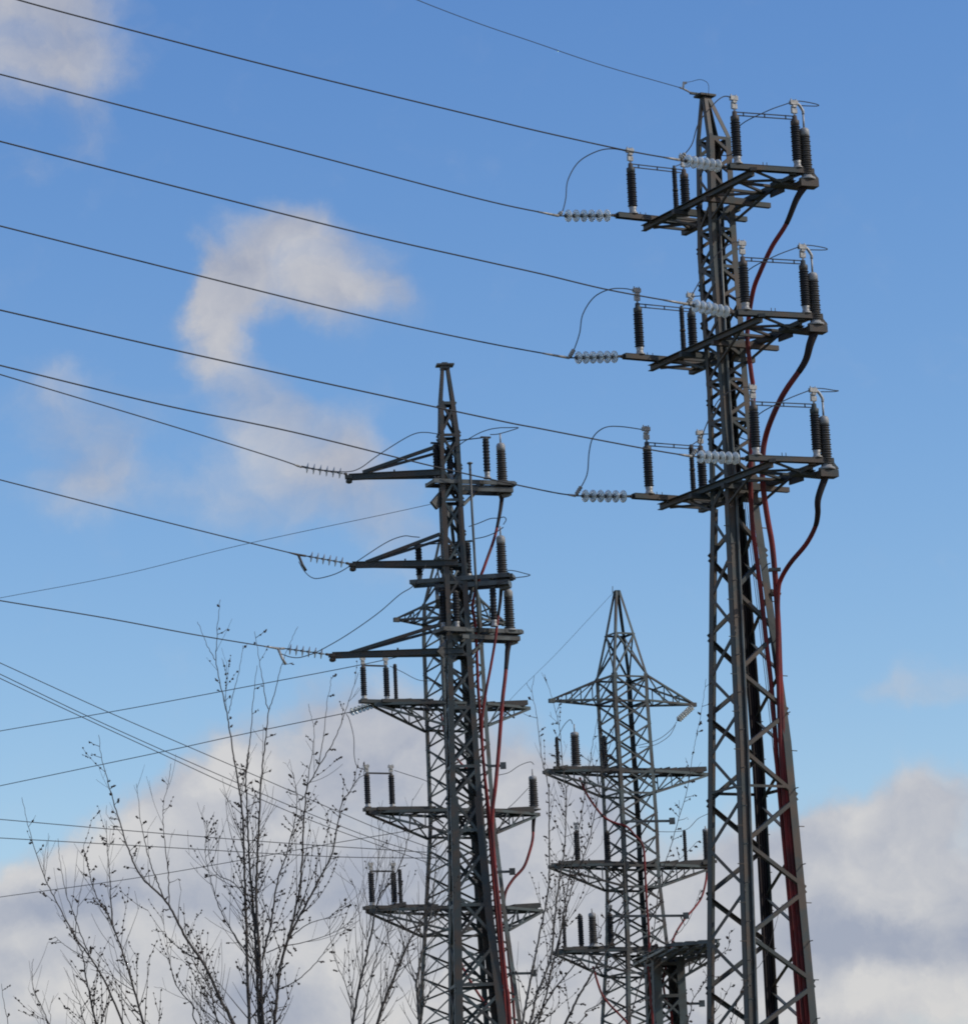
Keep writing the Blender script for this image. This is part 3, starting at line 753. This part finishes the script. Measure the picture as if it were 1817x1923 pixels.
# --- tower 3, behind the left pylon
D3 = 143.0
ST3 = [(945,843,5),(1045,845,30),(1133,848,56),(1200,849,58),(1380,858,60),(1543,867,63),(1720,873,78),(1923,881,97),(2480,905,130)]
B3 = Body(D3, -19, ST3); z = B3.zpx
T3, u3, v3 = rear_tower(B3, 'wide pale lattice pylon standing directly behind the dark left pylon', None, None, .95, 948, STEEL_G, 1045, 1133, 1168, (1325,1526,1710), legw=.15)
def tipv(B, x, zc):
    # distance along the arm direction at which the deck centre line meets picture column x
    u, v = B.uv(); C = B.center(zc); lo, hi = -9., 9.
    for _ in range(40):
        m = (lo+hi)/2; q = C+v*m-CAM; px = W/2+F*q.dot(RT)/q.dot(FW)
        if px < x: lo = m
        else: hi = m
    return m
tz = z(1168); sz = z(1133)
truss_top(B3, T3, u3, v3, -1, B3.center(tz)+v3*tipv(B3, 745, tz), tz, sz, STEEL_G); truss_top(B3, T3, u3, v3, 1, B3.center(tz)+v3*tipv(B3, 948, tz), tz, sz, STEEL_G)
C3 = []
for (y, xl, xr) in ((1327,700,992),(1528,690,1010),(1711,690,1016)):
    zc = z(y); C3.append(platform_arm(B3, T3, u3, v3, zc, -tipv(B3, xl, zc), tipv(B3, xr, zc), STEEL_G))
    b = MB(); Cc = C3[-1]; ve = tipv(B3, 676 if y < 1400 else 684, zc); b.bar(Cc+v3*ve+Z*.1, Cc+v3*(ve+1.4)+Z*.1, .3, .13); b.build('outrigger_beam', STEEL, T3)
for i, (xa, xb_, third) in enumerate(((684,727,740),(691,737,None),(699,741,749))):
    zc = C3[i].z; Cc = C3[i]
    tops = []
    for x in (xa, xb_):
        bp = Cc+v3*tipv(B3, x, zc)+Z*.18; post(T3, bp, h=1.0, r=.125, n=13, foot=.14, head=.15, clamp=.32, clampdir=v3); tops.append(bp+Z*1.28)
    b = MB(); b.bar(tops[0], tops[1], .05, .06); b.build('link_bar', WIRE, T3)
    if third: bp = Cc+v3*tipv(B3, third, zc)+Z*.16+u3*.2; post(T3, bp, h=1.25, r=.085, n=16, foot=.05, head=.06, clamp=0, name='surge_arrester')
# termination on the right of the middle arm
zc = C3[1].z; bt3 = C3[1]+v3*tipv(B3, 1003, zc)+Z*.2
termination(T3, bt3, h=1.0, r=.2, n=14, foot=.12, cap=.16, stem=.25)
for (y, x0, x1, d) in ((1439,915,945,142.3),(1638,930,962,142.3),(1829,955,1002,142.2)):
    bracket(T3, at(x0, y, d), at(x1, y-1, d), STEEL_L)
def cab(label, pts, d0, d1, r=.015, m=None, name='jumper_wire', cat='jumper wire', group='jumper wires', n=6): return cable(name, label, cat, px3(pts, d0, d1), r, m or WIRE, n, group, 6)
stL = C3[0]+v3*tipv(B3, 708, C3[0].z)+Z*.05
string_('glass disc string at the left end of the rear left pylon\'s upper arm', stL, at(655,1339,stL.y+.6), 7, .15, True, 'glass insulator strings', lead=.06, tail=.06)
cab('drop wire hanging from the rear left pylon\'s upper arm to the insulator below', [(650,1341),(656,1352),(664,1385),(665,1420),(671,1440),(687,1446)], 142.2, 142.2)
cab('short sagging wire right of the upper insulators of the rear left pylon', [(732,1251),(755,1262),(785,1277),(812,1279)], 142, 142.6, .012)
cab('short sagging wire right of the middle insulators of the rear left pylon', [(740,1447),(765,1455),(798,1466),(820,1478)], 142, 142.6, .012)
cab('wire curving up to the grey cable end right of the left pylons', [(935,1456),(955,1451),(975,1438),(995,1431),(1002,1436)], 143, 143.6, .014)
cab('straight thin lead below the grey cable end right of the left pylons', [(940,1530),(965,1508),(992,1480)], 143, 143.6, .012)
red_cable('red cable hanging from the grey cable end between the two rear pylons', bt3-Z*.15, [(1001,1551),(1000,1575),(994,1600),(983,1629),(962,1653),(948,1680),(947,1720),(955,1800),(966,1923),(990,2400)], 143.6, 143.2, .055, .7)
cab('red cable slanting through the lower body of the rear left pylon', [(853,1745),(858,1780),(868,1815),(880,1838),(900,1870),(925,1905),(945,1935)], 142.6, 142.2, .05, RED, 'red_cable', 'cable', 'red high voltage cables')
cab('short red cable beside the upper body of the rear left pylon', [(828,1340),(834,1375),(846,1405),(862,1430),(880,1448)], 142.2, 142, .045, RED, 'red_cable', 'cable', 'red high voltage cables')

# --- tower 4, centre right rear
D4 = 148.0
ST4 = [(1109,1158,6),(1191,1163,27),(1274,1167,49),(1320,1169,49),(1450,1178,50),(1550,1184,51),(1650,1188,51),(1770,1195,58),(1923,1202,74),(2480,1222,110)]
B4 = Body(D4, -19, ST4); z = B4.zpx
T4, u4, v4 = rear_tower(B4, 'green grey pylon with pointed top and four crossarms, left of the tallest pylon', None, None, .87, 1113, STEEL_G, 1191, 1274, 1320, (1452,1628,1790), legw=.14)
tz = z(1320); sz = z(1274)
tR = B4.center(tz)+v4*tipv(B4, 1301, tz)
truss_top(B4, T4, u4, v4, -1, B4.center(tz)+v4*tipv(B4, 1036, tz), tz, sz, STEEL_G); truss_top(B4, T4, u4, v4, 1, tR, tz, sz, STEEL_G)
C4 = []
for (y, xl, xr) in ((1452,1022,1328),(1628,1032,1336),(1788,1040,1338)):
    zc = z(y); C4.append(platform_arm(B4, T4, u4, v4, zc, -tipv(B4, xl, zc), tipv(B4, xr, zc), STEEL_G))
def on4(i, x, du=0, dz=.18): return C4[i]+v4*tipv(B4, x, C4[i].z)+u4*du+Z*dz
termination(T4, on4(0, 1082), h=1.15, r=.21, n=15, foot=.08, cap=.16, stem=.3)
post(T4, on4(0, 1048), h=1.05, r=.085, n=14, foot=.05, head=.08, clamp=0, name='surge_arrester')
post(T4, on4(0, 1137), h=1.05, r=.13, n=13, foot=.1, head=.12, clamp=0)
post(T4, on4(1, 1085), h=1.0, r=.13, n=13, foot=.1, head=.12, clamp=.3); post(T4, on4(1, 1142), h=1.0, r=.13, n=13, foot=.1, head=.12, clamp=0)
post(T4, on4(1, 1288), h=1.15, r=.08, n=14, foot=.05, head=.08, clamp=0, name='surge_arrester')
t4m = on4(1, 1328); termination(T4, t4m, h=1.1, r=.16, n=14, foot=.12, cap=.12, stem=.1)
post(T4, on4(2, 1092), h=1.05, r=.12, n=13, foot=.1, head=.12, clamp=0); termination(T4, on4(2, 1108, .3), h=1.0, r=.19, n=14, foot=.12, cap=.18, stem=.15)
post(T4, on4(2, 1061), h=1.1, r=.08, n=14, foot=.05, head=.08, clamp=0, name='surge_arrester'); post(T4, on4(2, 1148), h=1.1, r=.13, n=13, foot=.1, head=.12, clamp=.3)
for (y, x0, x1, d) in ((1543,1172,1262,146.9),(1721,1150,1288,146.9),(1886,1240,1318,146.5)):
    bracket(T4, at(x0, y, d), at(x1, y-1, d), STEEL_L)
string_('brownish disc string hanging aslant from the centre right pylon\'s right tip', tR-Z*.05, at(1271,1354,tR.y-.3), 8, .13, True, 'glass insulator strings', lead=.06, tail=.05)
cab('upper wire sagging from the slanted string back to the centre right pylon', [(1270,1356),(1262,1368),(1245,1383),(1225,1393),(1190,1402)], tR.y-.3, 147.5, .012)
cab('lower wire sagging from the slanted string back to the centre right pylon', [(1268,1362),(1258,1380),(1243,1392),(1226,1400),(1200,1404)], tR.y-.3, 147.3, .012)
cab('small hooked wire above the grey cable end of the centre right pylon', [(1048,1384),(1055,1368),(1064,1356),(1071,1352),(1075,1360)], 147, 147.2, .014)
cab('wire from the middle crossarm of the centre right pylon toward the tallest pylon', [(1225,1562),(1270,1562),(1292,1556),(1310,1538),(1330,1528)], 148, 149, .012)
cab('red cable winding from the centre right pylon\'s second arm down its body', [(1088,1460),(1098,1485),(1112,1508),(1133,1534),(1155,1546),(1175,1552),(1190,1567),(1207,1590),(1211,1640),(1214,1700),(1218,1760),(1222,1923),(1240,2400)], 147, 146.8, .05, RED, 'red_cable', 'cable', 'red high voltage cables')
cab('red cable curving from behind the tallest pylon toward the low steel platform', [(1327,1632),(1325,1655),(1317,1685),(1303,1706),(1287,1724),(1270,1750),(1262,1770),(1256,1800)], t4m.y, 146.5, .045, RED, 'red_cable', 'cable', 'red high voltage cables')
cab('red cable slanting across the foot of the centre right pylon', [(1113,1815),(1120,1840),(1130,1868),(1145,1888),(1160,1903),(1180,1925),(1200,1960)], 146.6, 146.4, .045, RED, 'red_cable', 'cable', 'red high voltage cables')

# --- gantry 5, low platform at right
D5 = 126.0
ST5 = [(1770,1245,36),(1923,1252,38),(2500,1275,60)]
B5 = Body(D5, -30, ST5); z = B5.zpx
T5 = thing('lattice_pylon', 'low pylon with a flat steel platform, beside the left leg of the tallest pylon', 'pylon', (B5.sec(0)[0], D5, 0), 'lattice pylons')
zt = z(1800)
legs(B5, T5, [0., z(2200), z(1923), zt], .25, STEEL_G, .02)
b = MB(); zz = [zt-.15]
while zz[-1] > 1: zz.append(zz[-1]-1.0)
xbrace(B5, b, sorted(zz), .07); rings(B5, b, [z(1870), z(1810)], .1); b.build('lattice_bracing', STEEL_G, T5)
b = MB(); zc = z(1795)
pa, pb, pc, pd = atz(1190,1808,zc), atz(1250,1776,zc), atz(1348,1768,zc), atz(1330,1794,zc)
for t in (0.0, .33, .67, 1.0): b.bar(pa.lerp(pb, t), pd.lerp(pc, t), .16, .10)
for t in (.0, .2, .4, .6, .8, 1.0): b.bar(pa.lerp(pd, t)-Z*.09, pb.lerp(pc, t)-Z*.09, .10, .08)
for t in (.02, .25, .5, .75): b.bar(pa.lerp(pd, t)+Z*.07, pb.lerp(pc, min(1, t+.22))+Z*.07, .3, .02)

b.bar(pa-Z*.1, pa.lerp(pd, .55)-Z*.2, .16, .12)
b.build('platform', STEEL_L, T5)
b = MB(); q0, q1 = at(1284,1806,D5-1), at(1350,1786,D5-1); q2 = at(1284,1834,D5-1)
b.bar(q0, q1, .09, .09); b.bar(q2, q1-Z*.15, .09, .09)
for t in (.15, .45, .75): b.bar(q0.lerp(q1, t), q2.lerp(q1, t), .05, .05); b.bar(q0.lerp(q1, t), q2.lerp(q1, min(1, t+.3)), .05, .05); b.bar(q2.lerp(q1, t), q0.lerp(q1, min(1, t+.3)), .05, .05)
b.build('side_truss', STEEL_L, T5)
cab('thin red cable dropping inside the low platform pylon', [(1250,1815),(1245,1840),(1248,1870),(1258,1900),(1262,1940),(1270,2300)], 125.6, 125.8, .04, RED, 'red_cable', 'cable', 'red high voltage cables')
cab('second red cable in the low platform pylon left of its broad leg', [(1216,1815),(1220,1850),(1222,1890),(1226,1940),(1235,2300)], 125.2, 125.4, .04, RED, 'red_cable', 'cable', 'red high voltage cables')

# ------------------------------------------------------------ distant wires
for pts, d0, d1, r, lab in (
    ([(0,1123),(225,1080),(451,1024),(726,965),(840,940)], 157, 143, .011, 'faint thin wire rising from the left edge toward the left pylon\'s upper body'),
    ([(0,1373),(225,1334),(451,1292),(676,1249),(800,1222)], 157, 142.5, .016, 'wire rising from the left edge to just below the left pylon\'s lowest bracket arm'),
    ([(0,1476),(300,1413),(451,1380),(655,1338)], 157, stL.y+.6, .016, 'wire rising from the left edge to the glass string of the rear left pylon'),
    ([(0,1685),(250,1650),(451,1616),(620,1585),(800,1555)], 157, 142.5, .014, 'lowest wire rising from the left edge behind the bare trees'),
    ([(0,1245),(200,1336),(350,1401),(501,1466),(701,1553),(820,1597)], 118, 142.5, .013, 'upper of three wires descending steeply from the left edge'),
    ([(0,1266),(160,1343),(310,1411),(431,1464),(551,1516),(701,1575),(820,1612)], 118, 142.5, .013, 'middle of three wires descending steeply from the left edge'),
    ([(0,1274),(150,1345),(310,1419),(431,1475),(576,1538),(751,1602),(830,1630)], 117.4, 142.5, .013, 'lower of three wires descending steeply from the left edge'),
    ([(0,1539),(250,1561),(526,1583),(801,1601)], 136, 142.5, .015, 'upper of two nearly level wires crossing behind the bare trees'),
    ([(0,1574),(300,1591),(501,1603),(651,1610),(830,1612)], 136, 142.5, .015, 'lower of two nearly level wires crossing behind the bare trees'),
    ([(930,1345),(975,1296),(1040,1232),(1100,1168),(1152,1112)], 146, 148, .007, 'very faint wire falling left from the tip of the centre right pylon')):
    wire(lab, pts, d0, d1, r, ext=700 if pts[0][0] < 10 else 10, group='overhead wires')

# ------------------------------------------------------------ bare trees
def tree(label, base_px, depth, limbs, seed, bark=BARK, budd=1.0, twl=1.0, spur=1.0):
    rnd = random.Random(seed); base = at(base_px, 1923, depth); base.z = 0
    root = thing('bare_tree', label, 'tree', base, 'bare budding trees')
    trunk = MB(); tw = MB(); bd = MB(); mpp = depth/F
    def bud(p, d):
        if rnd.random() < budd:
            r = rnd.uniform(.010, .020); bd.blob(p+Vector((rnd.uniform(-1,1), rnd.uniform(-1,1), rnd.uniform(-1,1)))*.012, d, r, r*rnd.uniform(2, 3.2))
    def twig(p, d, ln, r, lvl, buds):
        n = max(4, int(ln/.09)); pts = [p]; dd = d.normalized(); bendv = Vector((rnd.uniform(-1,1), rnd.uniform(-1,1), 0))*.05
        for i in range(n):
            dd = (dd+Z*.075+bendv*.6+Vector((rnd.uniform(-1,1), rnd.uniform(-1,1), rnd.uniform(-1,1)))*.05).normalized()
            pts.append(pts[-1]+dd*(ln/n))
        tw.tube(pts, r, 4, .0024)
        for i in range(1, n+1):
            if buds and rnd.random() < .8: bud(pts[i], dd)
            if lvl and rnd.random() < .16:
                s = dd.cross(Vector((rnd.uniform(-1,1), rnd.uniform(-1,1), rnd.uniform(-.3,1)))).normalized()
                twig(pts[i], dd*.8+s*.6, ln*rnd.uniform(.25, .5), r*.6, 0, buds)
    lowest = None
    for li, (pts, r0, r1, tws, bds) in enumerate(limbs):
        zcut = at(900, 1960, depth).z
        dj = rnd.uniform(-.3, .3)
        if pts[0][1] < 1915: dj *= .15
        P = [at(x, y, depth+dj*min(1, (1-(y-1100)/900))*1.3) for x, y in pts]
        if pts[0][1] >= 1915:
            q = P[0]; g2_ = base+(Vector((q.x, q.y, 0))-base)*.25
            dn = (P[0]-P[min(2, len(P)-1)]).normalized(); m1 = q+dn*1.3
            P = [g2_, g2_.lerp(m1, .55)+dn*.3, m1]+P
        S = smooth(P, 7)
        # slight natural wobble
        S = [p+Vector((rnd.uniform(-1,1), rnd.uniform(-1,1), 0))*(.008 if i else 0) for i, p in enumerate(S)]
        Lt = sum((b_-a_).length for a_, b_ in zip(S, S[1:]) if b_.z > zcut); acc = 0; rr = []; ab = 0
        for i, p in enumerate(S):
            if i and p.z > zcut: acc += (S[i]-S[i-1]).length
            t = acc/Lt; rr.append(max(.0036, (r0*(1-t)+r1*t)*mpp*(.80 if p.z > zcut else 1.5)))
        (trunk if r0 > 1.6 else tw).tube(S, rr, 7 if r0 > 1.6 else 5)
        # side growth
        acc = 0; nxt = rnd.uniform(.1, .4)
        for i in range(1, len(S)):
            seg = S[i]-S[i-1]; acc += seg.length
            if S[i].z < zcut: nxt = acc+.1; ab = acc; continue
            t = (acc-ab)/Lt
            if seed in (15, 16) and rnd.random() < .45: tws = .75
            thin = 1.0 if S[i].z < at(900, 1420, depth).z else .38
            while acc > nxt:
                if rnd.random() > thin: nxt += .1; continue
                d = seg.normalized(); side = d.cross(Vector((rnd.uniform(-1,1), rnd.uniform(-1,1), rnd.uniform(-1,1)))).normalized()
                p = S[i]-seg*rnd.random()
                if rnd.random() < .70*tws:
                    ln = rnd.uniform(.4, 1.35)*twl*(1.2-.85*t)
                    twig(p, d*.9+side*rnd.uniform(.4, .8), ln, min(.009, max(.0036, rr[i]*.4)), 1, rnd.random() < .45*bds)
                elif rnd.random() < bds:
                    # short spur with a cluster of catkins
                    dd = (d*.5+side).normalized(); l_ = rnd.uniform(.05, .22)*spur
                    tw.tube([p, p+dd*l_*.6, p+dd*l_+Z*.02], .005, 4, .003)
                    for k in range(rnd.randint(2, 5)): bud(p+dd*l_*rnd.uniform(.4, 1.1), dd)
                nxt += rnd.uniform(.02, .08)/max(.5, tws)
    trunk.build('trunk', bark, root); tw.build('branches', bark, root); bo = bd.build('buds', BUD, root)
    if bo: bo['kind'] = 'stuff'
    return root
tree('bare budding tree nearest the left edge, of thin upswept limbs', 230, 58, [
 ([(270,1923),(240,1819),(210,1733),(182,1686),(168,1640),(156,1588)], 3.4, .6, .8, 1),
 ([(212,1737),(208,1690),(207,1656),(202,1600),(199,1541)], 1.8, .4, .5, 1),
 ([(231,1923),(201,1853),(171,1801),(141,1759),(112,1705),(86,1652),(58,1570),(41,1498)], 3.0, .4, .35, .5),
 ([(171,1801),(150,1750),(138,1715),(124,1677),(113,1620),(109,1575)], 1.5, .4, .3, .4),
 ([(142,1759),(143,1730),(150,1680),(158,1639)], 1.2, .4, .2, .2),
 ([(180,1923),(165,1853),(155,1795),(148,1775)], 3.0, 1.2, .9, 1.2),
 ([(150,1793),(128,1780),(113,1768),(103,1759)], 1.0, .5, .1, 1),
 ([(160,1923),(150,1885),(135,1862)], 2.0, .5, .8, 1)], 11)
tree('small bare sapling at the bottom left corner', 60, 62, [
 ([(92,1923),(80,1895),(64,1861),(60,1830),(62,1801)], 1.8, .5, .5, .4), ([(15,1923),(8,1890),(2,1848)], 1.3, .5, .3, .4), ([(94,1923),(93,1900),(101,1870)], 1.2, .4, .3, .2)], 12)
tree('bare tree with one long limb leaning left, beside the tallest bare tree', 450, 58, [
 ([(438,1923),(428,1900),(414,1879),(385,1815),(350,1763),(320,1706),(300,1680),(270,1652),(250,1618),(237,1583),(220,1530),(205,1476),(192,1430),(185,1380)], 4.5, .5, .45, .9),
 ([(317,1700),(316,1640),(308,1571),(306,1535),(308,1506),(316,1470),(321,1434)], 1.5, .4, .2, .5),
 ([(308,1688),(293,1650),(280,1613),(265,1550),(257,1472)], 1.7, .4, .3, .5),
 ([(368,1923),(362,1890),(330,1850),(318,1800),(312,1760),(303,1720)], 2.0, .4, .6, .6),
 ([(410,1923),(395,1860),(370,1820),(358,1790),(345,1740)], 2.4, .6, .9, 1.2)], 13)
tree('tallest bare tree, left of centre, with several close upright catkin dotted stems', 490, 56, [
 ([(468,1923),(463,1750),(459,1635),(457,1560),(453,1506),(440,1430),(429,1357),(422,1320),(412,1280),(406,1241),(408,1180),(413,1126)], 4.2, .5, .5, 1),
 ([(404,1240),(388,1211),(380,1190),(371,1168)], 1.0, .4, 0, .4),
 ([(429,1340),(436,1310),(448,1265),(457,1212)], 1.0, .4, 0, .2),
 ([(487,1923),(483,1830),(478,1742),(470,1640),(465,1549),(462,1480),(463,1434),(468,1400)], 4.5, 1.2, .7, 1.2),
 ([(464,1445),(470,1380),(477,1300),(483,1250)], 1.5, .5, .3, .7),
 ([(493,1923),(488,1800),(481,1690),(484,1600),(489,1485),(495,1420),(504,1340),(500,1322),(490,1260),(478,1186)], 4.6, .4, .5, 1.1),
 ([(504,1335),(515,1305),(530,1245),(546,1205),(559,1177)], 1.2, .4, .1, .4),
 ([(515,1923),(522,1850),(527,1810),(542,1763),(566,1715),(590,1669),(608,1635),(624,1600),(641,1511),(655,1490),(670,1465),(684,1455)], 4.4, .8, .7, 1.1),
 ([(493,1800),(505,1750),(521,1656),(536,1610),(547,1570),(556,1530),(556,1490),(550,1451)], 2.8, .6, .7, .9),
 ([(538,1772),(552,1720),(564,1656),(570,1560),(575,1485),(590,1455),(607,1425),(630,1385),(649,1335),(673,1263)], 3.0, .5, .4, .9),
 ([(573,1500),(582,1440),(590,1378),(585,1350),(579,1322)], 1.3, .4, .2, .8),
 ([(598,1440),(608,1380),(615,1314),(620,1290),(622,1271)], 1.2, .4, .1, .6),
 ([(545,1760),(580,1735),(620,1722),(655,1700)], 1.4, .4, .5, .5),
 ([(500,1790),(530,1778),(570,1770),(630,1750),(680,1712)], 1.4, .4, .3, .3),
 ([(470,1700),(440,1660),(405,1640),(392,1600),(390,1540)], 1.5, .4, .4, .4),
 ([(470,1800),(430,1740),(410,1700),(395,1650),(385,1600),(388,1560)], 1.8, .4, .5, .9),
 ([(520,1860),(560,1840),(600,1800),(640,1740),(660,1690)], 1.4, .4, .3, .2)], 14)
tree('bare tree with two forking stems in front of the left pylons\' lower bodies', 690, 60, [
 ([(662,1923),(672,1865),(685,1809),(698,1748),(711,1687),(722,1670),(735,1656),(750,1625),(759,1603),(768,1560),(775,1500)], 3.6, .5, .5, .3),
 ([(690,1760),(700,1700),(708,1640),(712,1590),(710,1540)], 1.4, .4, .3, .4),
 ([(664,1905),(650,1850),(632,1810),(622,1770),(618,1740)], 1.3, .4, .3, .3),
 ([(683,1923),(690,1870),(706,1801),(722,1762),(736,1740)], 2.2, .6, .5, .3),
 ([(687,1765),(676,1735),(672,1690),(660,1650)], 1.2, .4, .2, .3),
 ([(708,1923),(722,1880),(740,1835),(756,1798),(772,1761),(785,1738),(796,1719),(812,1698),(825,1682)], 4.2, 1.0, .7, .3),
 ([(748,1815),(735,1790),(728,1750),(735,1700),(742,1640)], 1.3, .4, .3, .3),
 ([(770,1765),(790,1740),(800,1690),(803,1640),(812,1600)], 1.4, .4, .3, .3)], 15, BARK, .5)
tree('pale trunked bare tree leaning in front of the left pylons', 795, 61, [
 ([(788,1923),(785,1885),(782,1849),(786,1825),(790,1801),(798,1760),(809,1714),(815,1660),(820,1610)], 4.2, 1.0, .5, .3),
 ([(783,1850),(772,1828),(765,1800),(770,1750)], 1.5, .5, .3, .3)], 16, BARKP, .5)
tree('slender pale bare tree between the left pylons and the centre right pylon', 978, 59, [
 ([(980,1923),(992,1860),(1004,1801),(1013,1755),(1023,1708),(1030,1665),(1031,1629),(1031,1550),(1029,1477),(1017,1425),(1008,1350),(999,1298),(1001,1282),(1002,1269)], 3.0, .4, .5, 1.1),
 ([(994,1923),(1007,1870),(1023,1830),(1036,1790),(1044,1696),(1052,1640),(1059,1598),(1062,1540),(1063,1489),(1059,1467),(1054,1410),(1049,1362),(1036,1310),(1023,1274)], 3.2, .4, .6, 1.2),
 ([(998,1300),(993,1292),(988,1283)], .7, .4, 0, 1.5)], 17, BARKP, 1.0, .7)
tree('bare catkin covered tree in front of the centre right pylon', 1030, 57, [
 ([(1000,1923),(1040,1860),(1073,1819),(1096,1795),(1118,1770),(1130,1740),(1150,1700)], 2.6, .6, .5, 1),
 ([(1061,1923),(1082,1880),(1103,1843),(1125,1806),(1147,1770),(1160,1738),(1172,1708),(1182,1690),(1189,1678)], 3.4, 1.0, .4, .7),
 ([(1010,1923),(1025,1870),(1040,1800),(1058,1730),(1076,1660),(1095,1610),(1108,1570),(1122,1500),(1132,1440),(1150,1380),(1160,1320)], 2.4, .5, .6, 1.2),
 ([(1045,1800),(1052,1760),(1060,1700),(1070,1640),(1090,1540),(1102,1470),(1112,1400),(1122,1350)], 1.8, .5, .5, 1.2),
 ([(1086,1923),(1100,1900),(1125,1885),(1145,1860),(1155,1840)], 1.8, .5, .6, 1)], 18, BARK, 1.0, .75)
tree('thin whippy bare tree beside the left leg of the tallest pylon', 1300, 62, [
 ([(1180,1923),(1200,1850),(1225,1760),(1240,1650),(1262,1580),(1290,1480),(1300,1420),(1308,1380),(1322,1300),(1325,1275)], 1.5, .4, .3, .8),
 ([(1290,1923),(1300,1880),(1320,1850),(1345,1800),(1366,1782),(1369,1750)], 1.5, .5, .4, 1.),
 ([(1330,1923),(1350,1890),(1366,1862),(1373,1845)], 1.4, .5, .4, 1.),
 ([(1380,1923),(1385,1905),(1395,1892)], 1.0, .4, .3, 1),
 ([(1385,1880),(1400,1840),(1425,1815),(1440,1790),(1455,1740),(1468,1700),(1475,1712)], .9, .5, 0, 0.0),
 ([(1240,1670),(1255,1640),(1280,1610),(1310,1580)], .9, .4, .2, .8),
 ([(1370,1923),(1385,1880),(1400,1840)], 1.2, .9, .1, .3),
 ([(1240,1790),(1260,1765),(1285,1740),(1305,1700),(1315,1670)], .9, .4, .3, .8)], 19, BARK, .9, .45)
